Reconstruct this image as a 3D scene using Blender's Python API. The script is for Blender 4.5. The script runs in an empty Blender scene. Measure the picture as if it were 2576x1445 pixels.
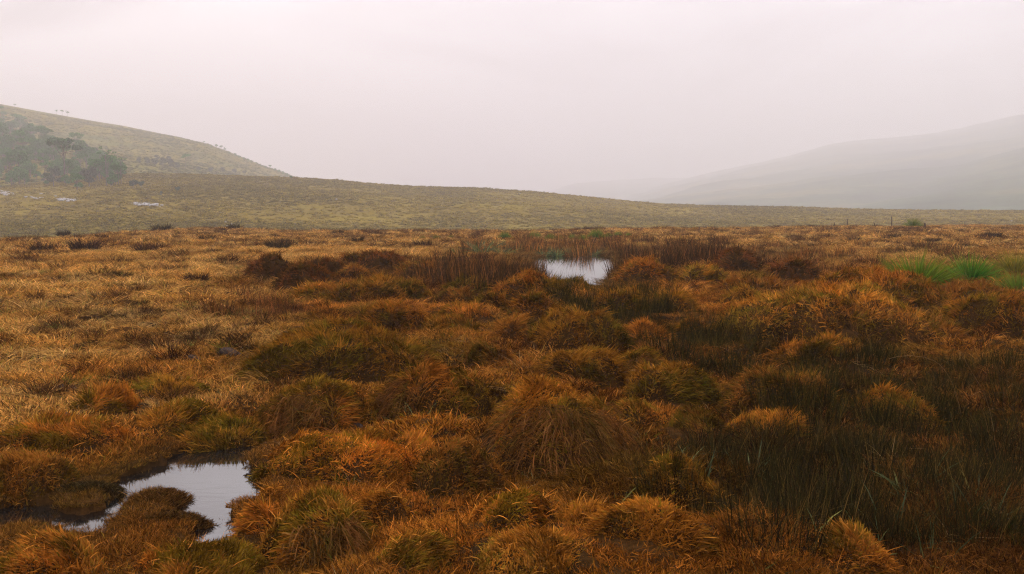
import bpy, math
import numpy as np
from mathutils import Vector

rng = np.random.default_rng(7)
sc = bpy.context.scene
COL = sc.collection

# ------------------------------------------------------------------ camera model (photo measured on a 2576 px wide copy)
W0, H0 = 2576.0, 1445.0
F0 = W0 * 35 / 36
HORIZON = 533.0
PITCH = math.atan((H0 / 2 - HORIZON) / F0)
ZC = 1.62
cp, sp = math.cos(PITCH), math.sin(PITCH)


def ray(px, py):
    """direction of the line of sight through a point of the photo (x right, y ahead, z up)"""
    a = (px - W0 / 2) / F0
    b = (H0 / 2 - py) / F0
    return np.array([a, cp + b * sp, -sp + b * cp])


def on_plane(px, py, z=0.0):
    d = ray(px, py)
    t = (z - ZC) / d[2]
    return d[0] * t, d[1] * t


def azel(px, py):
    d = ray(px, py)
    h = math.hypot(d[0], d[1])
    return math.degrees(math.atan2(d[0], d[1])), d[2] / h


# ------------------------------------------------------------------ noise
def _hash(ix, iy, s):
    n = (ix.astype(np.int64) * 374761393 + iy.astype(np.int64) * 668265263 + s * 974634777) & 0xFFFFFFFF
    n = ((n ^ (n >> 13)) * 1274126177) & 0xFFFFFFFF
    n = (n ^ (n >> 16)) & 0xFFFFFFFF
    return n / 4294967295.0


def vnoise(x, y, s=0):
    x = np.asarray(x, float); y = np.asarray(y, float)
    ix = np.floor(x); iy = np.floor(y)
    fx = x - ix; fy = y - iy
    fx = fx * fx * (3 - 2 * fx); fy = fy * fy * (3 - 2 * fy)
    a = _hash(ix, iy, s); b = _hash(ix + 1, iy, s)
    c = _hash(ix, iy + 1, s); d = _hash(ix + 1, iy + 1, s)
    return (a + (b - a) * fx) * (1 - fy) + (c + (d - c) * fx) * fy


def fbm(x, y, s=0, o=4):
    v = 0; a = .5; t = 0
    for k in range(o):
        v = v + a * vnoise(x * 2 ** k + 13.7 * k, y * 2 ** k - 7.1 * k, s + k); t += a; a *= .5
    return v / t * 2 - 1


def sstep(a, b, x):
    t = np.clip((x - a) / (b - a), 0, 1)
    return t * t * (3 - 2 * t)


# ------------------------------------------------------------------ mesh helpers
def build_mesh(name, V, quads=None, tris=None, attrs=None, mats=(), smooth=False):
    me = bpy.data.meshes.new(name)
    V = np.ascontiguousarray(V, np.float32)
    parts = []; tot = []
    if quads is not None and len(quads):
        parts.append(np.asarray(quads, np.int32).ravel()); tot.append(np.full(len(quads), 4, np.int32))
    if tris is not None and len(tris):
        parts.append(np.asarray(tris, np.int32).ravel()); tot.append(np.full(len(tris), 3, np.int32))
    L = np.concatenate(parts); T = np.concatenate(tot)
    me.vertices.add(len(V)); me.vertices.foreach_set('co', V.ravel())
    me.loops.add(len(L)); me.loops.foreach_set('vertex_index', L)
    me.polygons.add(len(T))
    me.polygons.foreach_set('loop_start', np.concatenate([[0], np.cumsum(T)[:-1]]).astype(np.int32))
    if smooth:
        me.polygons.foreach_set('use_smooth', np.ones(len(T), bool))
    for m in mats: me.materials.append(m)
    for k, v in (attrs or {}).items():
        a = me.attributes.new(k, 'FLOAT', 'POINT'); a.data.foreach_set('value', np.ascontiguousarray(v, np.float32))
    me.update(calc_edges=True)
    return me


def blades(P, D, B, L, Wd, seg=3, rn=None, hue=None):
    """tapered curved strips. P roots, D first direction, B bend, L length, Wd width"""
    n = len(P)
    S = {3: [0, .4, .75, 1], 2: [0, .55, 1], 4: [0, .3, .55, .8, 1]}[seg]
    R = rng.normal(size=(n, 3)); R[:, 2] *= .3
    side = np.cross(D, R); side /= np.linalg.norm(side, axis=1)[:, None] + 1e-9
    L = L[:, None]; Wd = Wd[:, None]
    wprof = {3: [.8, 1, .65], 2: [1, .8], 4: [.7, 1, .85, .5]}[seg]
    vs = []
    for k in range(seg):
        s = S[k]
        c = P + D * L * s + B * L * s * s
        vs += [c - side * Wd * wprof[k] * .5, c + side * Wd * wprof[k] * .5]
    vs.append(P + D * L + B * L)
    nv = 2 * seg + 1
    V = np.stack(vs, 1).reshape(-1, 3)
    base = (np.arange(n) * nv)[:, None]
    q = []
    for k in range(seg - 1):
        q.append(base + np.array([[2 * k, 2 * k + 1, 2 * k + 3, 2 * k + 2]]))
    Q = np.concatenate(q)
    T = base + np.array([[2 * seg - 2, 2 * seg - 1, 2 * seg]])
    tt = np.tile(np.repeat(S, [2] * seg + [1]), n)
    rr_ = rng.random(n) if rn is None else np.clip(.55 * rn + .5 * rng.random(n) - .02, 0, 1)
    hh_ = np.full(n, .5) if hue is None else hue
    return V, Q, T, np.repeat(rr_, nv), tt, np.repeat(hh_, nv)


def blade_mesh(name, sets, mats):
    Vs = []; Qs = []; Ts = []; Rn = []; Tt = []; Hu = []; off = 0
    for V, Q, T, r, t, hu in sets:
        Hu.append(hu)
        Vs.append(V); Qs.append(Q + off); Ts.append(T + off); Rn.append(r); Tt.append(t); off += len(V)
    return build_mesh(name, np.concatenate(Vs), np.concatenate(Qs), np.concatenate(Ts),
                      {'rnd': np.concatenate(Rn), 'tip': np.concatenate(Tt), 'hue': np.concatenate(Hu)}, mats)


def link(name, me, parent=None, loc=None):
    o = bpy.data.objects.new(name, me); COL.objects.link(o)
    if parent: o.parent = parent
    if loc is not None: o.location = loc
    return o


def tag(o, label=None, cat=None, group=None, kind=None):
    if label: o['label'] = label
    if cat: o['category'] = cat
    if group: o['group'] = group
    if kind: o['kind'] = kind
    return o


# ------------------------------------------------------------------ materials
def newmat(name):
    m = bpy.data.materials.new(name); m.use_nodes = True
    nt = m.node_tree; nt.nodes.clear()
    out = nt.nodes.new('ShaderNodeOutputMaterial')
    return m, nt, out


def ramp(nt, fac, stops):
    r = nt.nodes.new('ShaderNodeValToRGB')
    e = r.color_ramp.elements
    while len(e) < len(stops): e.new(.5)
    for k, (p, c) in enumerate(stops):
        e[k].position = p; e[k].color = (*c, 1)
    nt.links.new(fac, r.inputs[0])
    return r.outputs[0]


def mixc(nt, a, b, f, mode='MULTIPLY'):
    m = nt.nodes.new('ShaderNodeMix'); m.data_type = 'RGBA'; m.blend_type = mode
    if hasattr(f, 'is_linked'): nt.links.new(f, m.inputs[0])
    else: m.inputs[0].default_value = f
    for k, v in ((6, a), (7, b)):
        if hasattr(v, 'is_linked'): nt.links.new(v, m.inputs[k])
        else: m.inputs[k].default_value = (*v, 1)
    return m.outputs[2]


def foliage_shader(nt, out, col, transl=.3, gloss=.0):
    d = nt.nodes.new('ShaderNodeBsdfDiffuse'); t = nt.nodes.new('ShaderNodeBsdfTranslucent')
    nt.links.new(col, d.inputs[0]); nt.links.new(col, t.inputs[0])
    mx = nt.nodes.new('ShaderNodeMixShader'); mx.inputs[0].default_value = transl
    nt.links.new(d.outputs[0], mx.inputs[1]); nt.links.new(t.outputs[0], mx.inputs[2])
    last = mx.outputs[0]
    if gloss:
        g = nt.nodes.new('ShaderNodeBsdfGlossy'); g.inputs['Roughness'].default_value = .45
        g.inputs[0].default_value = (1, 1, 1, 1)
        m2 = nt.nodes.new('ShaderNodeMixShader'); m2.inputs[0].default_value = gloss
        nt.links.new(last, m2.inputs[1]); nt.links.new(g.outputs[0], m2.inputs[2]); last = m2.outputs[0]
    nt.links.new(last, out.inputs[0])


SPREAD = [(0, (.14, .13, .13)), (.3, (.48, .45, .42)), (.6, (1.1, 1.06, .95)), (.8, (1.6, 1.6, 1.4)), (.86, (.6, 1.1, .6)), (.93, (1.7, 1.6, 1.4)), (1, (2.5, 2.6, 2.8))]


def blade_mat(name, source, stops=SPREAD, tip=None, transl=.10, gloss=0, hue=False):
    """source: 'INSTANCER' tint attribute, 'OBJECT' colour, or an rgb"""
    m, nt, out = newmat(name)
    a = nt.nodes.new('ShaderNodeAttribute'); a.attribute_name = 'rnd'
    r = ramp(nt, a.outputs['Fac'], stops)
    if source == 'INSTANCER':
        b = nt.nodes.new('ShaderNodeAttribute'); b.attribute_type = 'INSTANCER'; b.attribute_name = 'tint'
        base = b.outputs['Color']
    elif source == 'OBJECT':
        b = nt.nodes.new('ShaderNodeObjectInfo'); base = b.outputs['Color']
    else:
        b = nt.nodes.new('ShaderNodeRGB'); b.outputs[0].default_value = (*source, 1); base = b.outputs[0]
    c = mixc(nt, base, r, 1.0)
    if hue:
        hn = nt.nodes.new('ShaderNodeAttribute'); hn.attribute_name = 'hue'
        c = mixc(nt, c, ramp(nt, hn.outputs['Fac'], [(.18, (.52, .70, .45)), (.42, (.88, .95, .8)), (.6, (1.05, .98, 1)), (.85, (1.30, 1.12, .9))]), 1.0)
    if tip:
        t = nt.nodes.new('ShaderNodeAttribute'); t.attribute_name = 'tip'
        c = mixc(nt, c, tip, ramp(nt, t.outputs['Fac'], [(.35, (0, 0, 0)), (1, (.75, .75, .75))]), 'MIX')
    foliage_shader(nt, out, c, transl, gloss)
    return m


def noise_node(nt, scale, detail=5, rough=.6, vec=None, dist=0):
    n = nt.nodes.new('ShaderNodeTexNoise'); n.inputs['Scale'].default_value = scale
    n.inputs['Detail'].default_value = detail; n.inputs['Roughness'].default_value = rough
    n.inputs['Distortion'].default_value = dist
    if vec is not None: nt.links.new(vec, n.inputs['Vector'])
    return n.outputs['Fac']


def earth_mat(name, stops, scale, fine, bump=.4, bdist=.05, stops2=None, scale2=None):
    m, nt, out = newmat(name)
    g = nt.nodes.new('ShaderNodeNewGeometry')
    n1 = noise_node(nt, scale, 6, .62, g.outputs['Position'])
    c = ramp(nt, n1, stops)
    n2 = noise_node(nt, fine, 4, .65, g.outputs['Position'])
    c = mixc(nt, c, ramp(nt, n2, [(.3, (.55, .55, .55)), (.7, (1.4, 1.4, 1.4))]), 1.0)
    if stops2:
        n3 = noise_node(nt, scale2, 5, .6, g.outputs['Position'])
        c = mixc(nt, c, ramp(nt, n3, stops2), 1.0)
    b = nt.nodes.new('ShaderNodeBump'); b.inputs['Strength'].default_value = bump; b.inputs['Distance'].default_value = bdist
    nt.links.new(n2, b.inputs['Height'])
    p = nt.nodes.new('ShaderNodeBsdfDiffuse'); nt.links.new(c, p.inputs[0]); nt.links.new(b.outputs[0], p.inputs['Normal'])
    nt.links.new(p.outputs[0], out.inputs[0])
    return m


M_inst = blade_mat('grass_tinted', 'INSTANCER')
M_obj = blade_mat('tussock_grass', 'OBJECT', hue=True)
M_rush = blade_mat('rush_stems', 'OBJECT', [(0, (.3, .3, .32)), (.45, (.9, .9, .85)), (.7, (1.2, 1.4, 1.0)), (.86, (2.4, 1.8, 1.1)), (1, (6, 4.6, 3.2))], transl=.1, gloss=0)
M_green = blade_mat('green_tussock_grass', 'OBJECT', [(0, (.3, .35, .3)), (.5, (.9, .95, .8)), (.9, (1.5, 1.4, .9)), (1, (2.6, 1.8, 1.2))], tip=(.26, .20, .035))
M_strap = blade_mat('strap_leaves', (.12, .15, .05), [(0, (.5, .5, .5)), (.6, (1, 1, 1)), (.85, (1.6, 1.5, 1.4)), (1, (2.6, 2.0, 1.4))], gloss=.02)
M_peat = earth_mat('peat', [(.3, (.02, .011, .006)), (.5, (.05, .025, .008)), (.7, (.10, .045, .012))], 1.3, 40)
M_mound = earth_mat('mound_moss', [(.3, (.03, .015, .006)), (.5, (.06, .03, .009)), (.7, (.11, .048, .013))], 3, 60)
M_moss = earth_mat('bog_moss', [(.3, (.07, .045, .012)), (.5, (.16, .075, .018)), (.7, (.27, .11, .025))], 6, 90, .6)
M_mid = earth_mat('moor_hillside', [(.3, (.18, .124, .018)), (.48, (.24, .168, .024)), (.62, (.21, .155, .022)), (.75, (.28, .18, .026))], .02, 1.4, .2, .3,
                  [(.35, (.7, .7, .7)), (.65, (1.15, 1.15, 1.1))], .04)
M_far = earth_mat('far_hillside', [(.35, (.18, .14, .015)), (.5, (.24, .18, .018)), (.68, (.11, .13, .02))], .012, .5, .4, 1.0,
                  [(.4, (.75, .8, .8)), (.62, (1.1, 1.1, 1.05))], .05)
M_mtn = earth_mat('mountain_slope', [(.38, (.14, .14, .05)), (.5, (.05, .09, .035)), (.62, (.015, .045, .02))], .004, .06, .3, 2.0)

# ------------------------------------------------------------------ ponds
def zoomA(pts): return [(x * .3335, 1006 + y * .3335) for x, y in pts]
def zoomB(pts): return [(859 + x * .3335, 377 + y * .3335) for x, y in pts]


ZW = -0.07
near_px = zoomA([(1300, 490), (1350, 425), (1500, 380), (1800, 315), (1960, 297), (2070, 325), (1960, 365), (1860, 420), (1815, 500), (1860, 550),
                 (1940, 580), (1910, 650), (1890, 710), (2010, 760), (1880, 780), (1740, 800), (1680, 870), (1700, 960), (1720, 1090), (1530, 1090),
                 (1560, 1000), (1540, 930), (1400, 900), (1240, 910), (1340, 840), (1430, 770), (1380, 710), (1200, 700), (1000, 760), (860, 870),
                 (740, 960), (720, 1040), (600, 1030), (420, 950), (250, 925), (-60, 990), (-60, 870), (150, 815), (330, 820), (400, 880), (600, 890), (840, 830),
                 (830, 790), (900, 720), (920, 640), (1000, 580)])
small_px = zoomA([(1920, 1165), (2060, 1195), (2100, 1235), (2010, 1262), (1920, 1200)])
far_px = zoomB([(1420, 815), (1560, 800), (1800, 790), (1980, 795), (2060, 830), (2075, 880), (2060, 950), (2000, 1010), (1860, 1060), (1700, 1050), (1560, 1000), (1450, 930), (1390, 870)])
PONDS = []
for pts, w in ((near_px, .9), (small_px, .45), (far_px, 2.0)):
    PONDS.append((np.array([on_plane(x, y, ZW) for x, y in pts]), w))


def poly_sd(P, x, y):
    """signed distance, positive inside"""
    d = np.full(x.shape, 1e9); inside = np.zeros(x.shape, bool)
    n = len(P)
    for i in range(n):
        ax, ay = P[i]; bx, by = P[(i + 1) % n]
        ex, ey = bx - ax, by - ay
        t = np.clip(((x - ax) * ex + (y - ay) * ey) / (ex * ex + ey * ey + 1e-12), 0, 1)
        d = np.minimum(d, np.hypot(x - ax - t * ex, y - ay - t * ey))
        c = ((ay > y) != (by > y)) & (x < ex * (y - ay) / (ey if abs(ey) > 1e-9 else 1e-9) + ax)
        inside ^= c
    return np.where(inside, d, -d)


def shore(P, x, y):
    return poly_sd(P, x, y) + (.07 if len(P) > 20 else 0) + .045 * fbm(x * 5, y * 5, 31, 2) + .035 * fbm(x * 16, y * 16, 33, 2)


# ------------------------------------------------------------------ hummocks measured in the photo: centre x, top y, bottom y, width, colour key, label
RUST = (.26, .098, .018); OLIVE = (.165, .088, .013); GOLD = (.31, .145, .026); ORANGE = (.31, .115, .017)
BROWN = (.15, .068, .017); DRED = (.12, .045, .013); MIXC = (.21, .092, .015)
HUM = [
 (1395, 932, 1195, 425, MIXC, 'largest central tussock with long dead brown thatch hanging down its front'),
 (1085, 915, 1065, 280, RUST, 'rounded amber tussock just left of the large thatched tussock'),
 (800, 955, 1085, 270, RUST, 'rusty tussock above the right end of the near pool'),
 (1465, 872, 955, 210, OLIVE, 'dark olive tussock directly behind the large thatched tussock'),
 (1450, 783, 890, 260, OLIVE, 'domed olive tussock two behind the large thatched tussock'),
 (850, 820, 965, 500, OLIVE, 'very broad olive hummock across the middle of the moor'),
 (975, 762, 832, 200, MIXC, 'low brown hummock behind the very broad olive one'),
 (960, 703, 762, 240, OLIVE, 'wide flat hummock below the left rushes of the far pool'),
 (770, 665, 735, 175, DRED, 'dark reddish mound left of the long dark rush bed'),
 (685, 648, 705, 130, DRED, 'small dark reddish mound at the left end of the mound row'),
 (1330, 688, 775, 200, RUST, 'amber mound in front of the left bank of the far pool'),
 (1430, 702, 745, 150, OLIVE, 'small olive mound hiding the front edge of the far pool'),
 (1345, 740, 805, 140, MIXC, 'brown mound one step nearer than the amber pool-bank mound'),
 (1300, 790, 852, 115, BROWN, 'small dark mound left of the domed olive tussock'),
 (1772, 668, 722, 120, GOLD, 'small round golden mound right of the far pool'),
 (1620, 655, 715, 170, RUST, 'orange brown mound on the right bank of the far pool'),
 (1870, 727, 785, 130, OLIVE, 'small rounded mound left of the big right-hand mound'),
 (1885, 692, 745, 190, BROWN, 'wide brown mound behind the small rounded mound'),
 (2085, 722, 865, 480, GOLD, 'big right-hand mound with a reddish thatched hollow'),
 (2200, 688, 780, 350, RUST, 'long low mound behind the big right-hand mound'),
 (2450, 715, 770, 240, BROWN, 'brown mound below the green tussocks at the right edge'),
 (2480, 745, 835, 230, MIXC, 'rusty mound in front of the brown one at the right edge'),
 (1850, 630, 690, 130, DRED, 'dark red mound standing behind the small golden mound'),
 (2000, 655, 718, 150, DRED, 'dark bristly mound behind the long low mound'),
 (1625, 808, 865, 140, RUST, 'small rusty mound right of the domed olive tussock'),
 (1600, 880, 925, 120, MIXC, 'little tussock right of the dark olive tussock'),
 (2080, 852, 925, 220, MIXC, 'amber topped tussock rising from dark rushes at right'),
 (1165, 765, 815, 160, RUST, 'low amber hummock in the centre of the moor'),
 (1145, 725, 762, 110, BROWN, 'small brown hummock above the low amber hummock'),
 (820, 652, 695, 100, DRED, 'middle mound of the reddish row left of the rushes'),
 (890, 672, 708, 105, BROWN, 'flat brown mound at the right of the reddish row'),
 (960, 634, 685, 130, DRED, 'dark mound touching the left end of the long rush bed'),
 (890, 635, 668, 80, BROWN, 'small mound behind the reddish row'),
 (150, 1055, 1135, 310, RUST, 'broad rusty hummock at the left edge above the pool'),
 (80, 1140, 1235, 260, BROWN, 'dark brown hummock at the left edge beside the pool'),
 (455, 1015, 1080, 210, MIXC, 'low shaggy hummock on the far bank of the near pool'),
 (280, 985, 1045, 180, RUST, 'small amber hummock at left above the broad rusty one'),
 (805, 1262, 1405, 320, MIXC, 'shaggy tussock at the near right of the near pool'),
 (655, 1270, 1325, 110, RUST, 'small mossy mound poking into the right of the near pool'),
 (880, 1085, 1215, 370, ORANGE, 'orange mossy hummock on the right bank of the near pool'),
 (1150, 1100, 1250, 240, BROWN, 'brown tussock in front left of the large thatched tussock'),
 (1290, 1232, 1385, 280, ORANGE, 'bright orange mossy hummock in the bottom middle'),
 (1960, 935, 1045, 270, BROWN, 'brown tussock half sunk in the dark rushes at right'),
 (1680, 915, 1005, 220, OLIVE, 'olive tussock right of the large thatched tussock'),
 (505, 1362, 1470, 360, RUST, 'shaggy grass mound at the bottom edge below the pool'),
 (110, 1352, 1480, 320, RUST, 'rusty grass mound in the bottom left corner'),
 (1330, 1388, 1480, 340, GOLD, 'golden grassy hummock at the bottom edge in the middle'),
 (1700, 1160, 1285, 240, OLIVE, 'olive tussock among the lower right rushes'),
 (1225, 868, 925, 130, BROWN, 'small brown tussock above the amber tussock in the centre'),
 (1560, 730, 800, 170, OLIVE, 'green brown mound in front of the far pool'),
 (1750, 800, 850, 110, MIXC, 'small mound left of the rushes by the big right-hand mound'),
 (1610, 1005, 1080, 190, RUST, 'rust coloured tussock right of the hanging thatch'),
 (1750, 1035, 1110, 180, BROWN, 'brown tussock in the rushes right of the hanging thatch'),
 (930, 1010, 1060, 140, OLIVE, 'small olive tussock between the rusty and amber tussocks'),
 (2240, 985, 1060, 220, MIXC, 'low amber tussock buried in the right-hand rushes'),

 (1131, 800, 842, 160, MIXC, 'low brown hummock above the small brown tussock in the centre'),
 (815, 718, 752, 190, GOLD, 'flat ochre hummock below the dark reddish mounds'),
 (1640, 1368, 1440, 330, MIXC, 'broad amber mossy hummock at the bottom below the lower right rushes'),
 (1931, 1040, 1105, 210, MIXC, 'amber hummock in front of the half sunk brown tussock'),
 (2130, 1385, 1450, 260, RUST, 'rusty mossy hummock at the bottom right under the rushes'),
 (425, 948, 1005, 180, OLIVE, 'olive gold hummock left of the rusty tussock'),
 (765, 1092, 1160, 200, MIXC, 'brown orange hummock at the top right corner of the near pool'),
 (925, 1085, 1180, 150, OLIVE, 'dark tuft on the back of the orange mossy hummock'),
 (665, 1145, 1185, 75, MIXC, 'small mossy knob on the upper right shore of the near pool'),
 (685, 1208, 1248, 70, MIXC, 'lower mossy knob on the right shore of the near pool'),
 (560, 1058, 1108, 250, OLIVE, 'olive bank hummock along the far shore of the near pool'),
 (1050, 1370, 1450, 230, MIXC, 'amber grass hummock at the bottom edge right of the puddle'),
 (960, 1230, 1300, 190, MIXC, 'amber hummock behind the shaggy tussock by the pool'),
 (1040, 1100, 1160, 150, RUST, 'small rusty hummock left of the large thatched tussock, lower one'),
 (1480, 1300, 1380, 220, MIXC, 'brown hummock between the two orange mossy hummocks'),
 (690, 905, 960, 160, MIXC, 'brown hummock at the left foot of the very broad olive one'),
 (1010, 868, 920, 190, MIXC, 'brown hummock at the right foot of the very broad olive one'),
 (2330, 800, 860, 200, BROWN, 'brown hummock between the big right-hand mound and the right edge'),
 (1960, 770, 812, 150, MIXC, 'small amber hummock left foot of the big right-hand mound'),
 (1690, 735, 790, 140, OLIVE, 'olive hummock below the orange brown pool-bank mound'),
 (1250, 735, 775, 120, MIXC, 'low amber hummock left of the amber pool-bank mound'),
 (1050, 660, 700, 120, BROWN, 'brown mound inside the long rush bed'),
 (1180, 700, 745, 150, OLIVE, 'olive mound at the foot of the long rush bed'),
]
C0 = (.24, .100, .016)
HUM = [h[:4] + (((h[4] if h[4] in (DRED, ORANGE) else tuple(.6 * a + .4 * b for a, b in zip(h[4], C0)))),) + h[5:] for h in HUM]


def hum_geom(cx, yt, yb, w):
    x0, y0 = on_plane(cx, yb)
    df = math.hypot(x0, y0)
    wm = w / F0 * df
    a = wm / 2
    b = a * .85
    k = (df + b) / df
    x, y = x0 * k, y0 * k
    a *= k * .98
    d = ray(cx, yt)
    H = ZC + d[2] / math.hypot(d[0], d[1]) * (df + b * 1.05)
    H = H - (.035 if df < 12 else .03)
    H = min(max(H, a * .22), a * .8)
    return x, y, a, b, H


HG = [hum_geom(*h[:4]) for h in HUM]

# ------------------------------------------------------------------ terrain heights
EDGE = sorted((azel(x, y)[0], -(ZC - .2) / azel(x, y)[1]) for x, y in
              [(-600, 612), (0, 604), (160, 595), (300, 585), (420, 577), (560, 571), (700, 576), (850, 579), (1000, 578), (1300, 577), (1600, 575), (1900, 572), (2100, 568), (2300, 566), (2576, 564), (3200, 562)])
EA = np.array([e[0] for e in EDGE]); ER = np.array([e[1] for e in EDGE])


def edge_r(az): return np.interp(az, EA, ER)


def ground_h(x, y, bumps=True):
    x = np.asarray(x, float); y = np.asarray(y, float)
    r = np.hypot(x, y); az = np.degrees(np.arctan2(x, y))
    er = edge_r(az)
    h = .055 * fbm(x * .9, y * .9, 3, 3) + .03 * fbm(x * 3.1, y * 3.1, 9, 2) * (r < 40) + .10 * fbm(x * .15, y * .15, 5, 2) * sstep(8, 40, r)
    ctr = sstep(700, 1000, 1288 + np.tan(np.radians(np.clip(az, -60, 60))) * F0) * sstep(30, 18, r)
    h = h + (.11 + .13 * ctr) * (vnoise(x * 1.7, y * 1.7, 77) ** 1.3 - .42) * sstep(60, 30, r) + .05 * (vnoise(x * 4.3, y * 4.3, 78) - .5) * (r < 30)
    h = h - .02
    drop = sstep(0, 1, (r - er) / 70)
    h = h - 5.0 * drop + .12 * fbm(x * .35, y * .35, 21, 3) * sstep(40, 90, r) * (1 - drop)
    if bumps:
        for (hx, hy, a, b, H) in HG:
            m = (np.abs(x - hx) < a * 3.2) & (np.abs(y - hy) < a * 3.2)
            if m.any():
                q = ((x[m] - hx) / (a * 1.15)) ** 2 + ((y[m] - hy) / (b * 1.15)) ** 2
                h[m] = h[m] + .30 * H * np.exp(-q * 2.0) - .07 * min(a, .6) * np.exp(-(np.sqrt(q) - 1.05) ** 2 / .03)
    for P, w in PONDS:
        lo = P.min(0) - 3; hi = P.max(0) + 3
        m = (x > lo[0]) & (x < hi[0]) & (y > lo[1]) & (y < hi[1])
        if m.any():
            sd = shore(P, x[m], y[m]); hm = h[m]
            q_ = np.clip(-sd / w, 0, 1)
            out = ZW + .004 + .010 * np.clip(-sd / .12, 0, 1) + q_ ** 1.6 * (np.maximum(hm, ZW + .05) - ZW - .01)
            ins = ZW - np.clip(sd * .9, 0, .3)
            h[m] = np.where(sd > 0, np.minimum(hm, ins), np.where(hm < ZW, hm, out))
    return h


def crest(pts, rc):
    A = []; Z = []
    for x, y in pts:
        a, e = azel(x, y); A.append(a); Z.append(ZC + e * rc)
    return np.array(A), np.array(Z)


MID = crest([(-900, 500), (-300, 482), (0, 470), (160, 455), (320, 436), (450, 437), (600, 441), (740, 446), (850, 452), (950, 463), (1050, 469), (1200, 473), (1300, 480), (1400, 488), (1500, 498),
             (1600, 508), (1700, 515), (1760, 517), (2000, 519.5), (2150, 525), (2300, 528), (2576, 530), (3200, 531)], 440)
LEFT = crest([(-1200, 150), (-500, 215), (-200, 240), (0, 262), (80, 277), (160, 291), (300, 315), (450, 345), (520, 364), (560, 380), (640, 411), (700, 431), (745, 449), (800, 475), (900, 520), (1000, 545)], 1100)
R1 = crest([(1250, 535), (1330, 505), (1370, 484), (1450, 460), (1560, 452), (1750, 446), (2000, 430), (2300, 420), (2576, 400), (3200, 380)], 4600)
R2 = crest([(1400, 545), (1500, 520), (1530, 510), (1600, 487), (1700, 458), (1800, 432), (1900, 410), (2000, 388), (2060, 371), (2100, 361), (2200, 350), (2300, 341), (2400, 326), (2500, 303), (2576, 286), (2800, 240), (3300, 205)], 4000)
R3 = crest([(1800, 545), (1900, 528), (2000, 512), (2100, 496), (2200, 474), (2300, 448), (2400, 420), (2500, 392), (2576, 372), (2800, 330), (3300, 300)], 2000)
HILLS = {}


def hill_fn(c, r0, z0, rc, rb, power, nz, nfreq, seed, skyn=0):
    A, Z = c

    def f(az, r, x, y):
        zc = np.interp(az, A, Z)
        n = len(np.atleast_1d(az))
        s = np.clip((r - r0) / (rc - r0), 0, 1)
        up = z0 + (zc - z0) * (s ** power * (1 - .25 * s) + .25 * s * s * 1.0)
        fall = sstep(rc, rb, r)
        z = up * (1 - fall) + (z0 - 4) * fall
        z = z + nz * fbm(x * nfreq, y * nfreq, seed, 5) * np.clip(s * 4, 0, 1) * (1 - .75 * sstep(.8, 1, s)) + skyn * fbm(x * nfreq * 7, y * nfreq * 7, seed + 3, 2)
        return z
    return f


F_mid = hill_fn(MID, 150, -5.2, 440, 620, 1.25, 1.6, .016, 41)
F_left = hill_fn(LEFT, 330, -6, 1100, 1600, 1.0, 8, .007, 51)
F_r1 = hill_fn(R1, 2500, -6, 4600, 5900, 1.0, 14, .003, 61, 4)
F_r2 = hill_fn(R2, 1150, -6, 4000, 5400, 1.0, 14, .004, 71, 3)
F_r3 = hill_fn(R3, 850, -6, 2000, 2800, 1.15, 8, .006, 81, 1)


def polar_mesh(name, az, r, zf, mat):
    A, Rr = np.meshgrid(az, r, indexing='ij')
    x = Rr * np.sin(np.radians(A)); y = Rr * np.cos(np.radians(A))
    z = zf(A.ravel(), Rr.ravel(), x.ravel(), y.ravel())
    V = np.stack([x.ravel(), y.ravel(), z], 1)
    na, nr = A.shape
    I = np.arange(na * nr).reshape(na, nr)
    Q = np.stack([I[:-1, :-1].ravel(), I[:-1, 1:].ravel(), I[1:, 1:].ravel(), I[1:, :-1].ravel()], 1)
    Q = Q[:, ::-1]
    return build_mesh(name, V, Q, None, None, [mat], True)


front = np.arange(-40, 40.01, .16)
azg = np.concatenate([np.arange(-180, -40, 2.0), front, np.arange(42, 180.1, 2.0)])
rg = np.concatenate([np.geomspace(.3, 3.4, 14)[:-1], np.geomspace(3.4, 160, 560), np.geomspace(170, 6900, 60)])
g = link('ground', polar_mesh('ground', azg, rg, lambda a, r, x, y: ground_h(x, y), M_peat))
tag(g, 'brown peaty moorland ground under the grass', kind='structure')
az_m = np.arange(-62, 62.1, .25)
tag(link('hill', polar_mesh('hill', az_m, np.geomspace(150, 640, 200), F_mid, M_mid)), 'long low tan moorland rise beyond the bog', kind='structure')
tag(link('hill', polar_mesh('hill', np.arange(-62, -6.5, .2), np.geomspace(330, 1680, 150), F_left, M_far)), 'misty olive brown hill sloping down from the left', kind='structure')
tag(link('mountain', polar_mesh('mountain', np.arange(-2, 58, .3), np.geomspace(2500, 5900, 90), F_r1, M_mtn)), 'faintest farthest ridge lost in mist at right', kind='structure')
tag(link('mountain', polar_mesh('mountain', np.arange(1, 58, .25), np.geomspace(1150, 5400, 110), F_r2, M_mtn)), 'grey misty mountain ridge rising to the right', kind='structure')
tag(link('mountain', polar_mesh('mountain', np.arange(9, 58, .25), np.geomspace(850, 2800, 110), F_r3, M_mtn)), 'pale green lower mountain slope at right', kind='structure')


def height_all(x, y):
    x = np.atleast_1d(np.asarray(x, float)); y = np.atleast_1d(np.asarray(y, float))
    r = np.hypot(x, y); az = np.degrees(np.arctan2(x, y))
    h = ground_h(x, y)
    h = np.maximum(h, np.where((r > 150) & (r < 640), F_mid(az, r, x, y), -99))
    h = np.maximum(h, np.where((r > 330) & (r < 1680) & (az < -6.6), F_left(az, r, x, y), -99))
    return h


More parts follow.
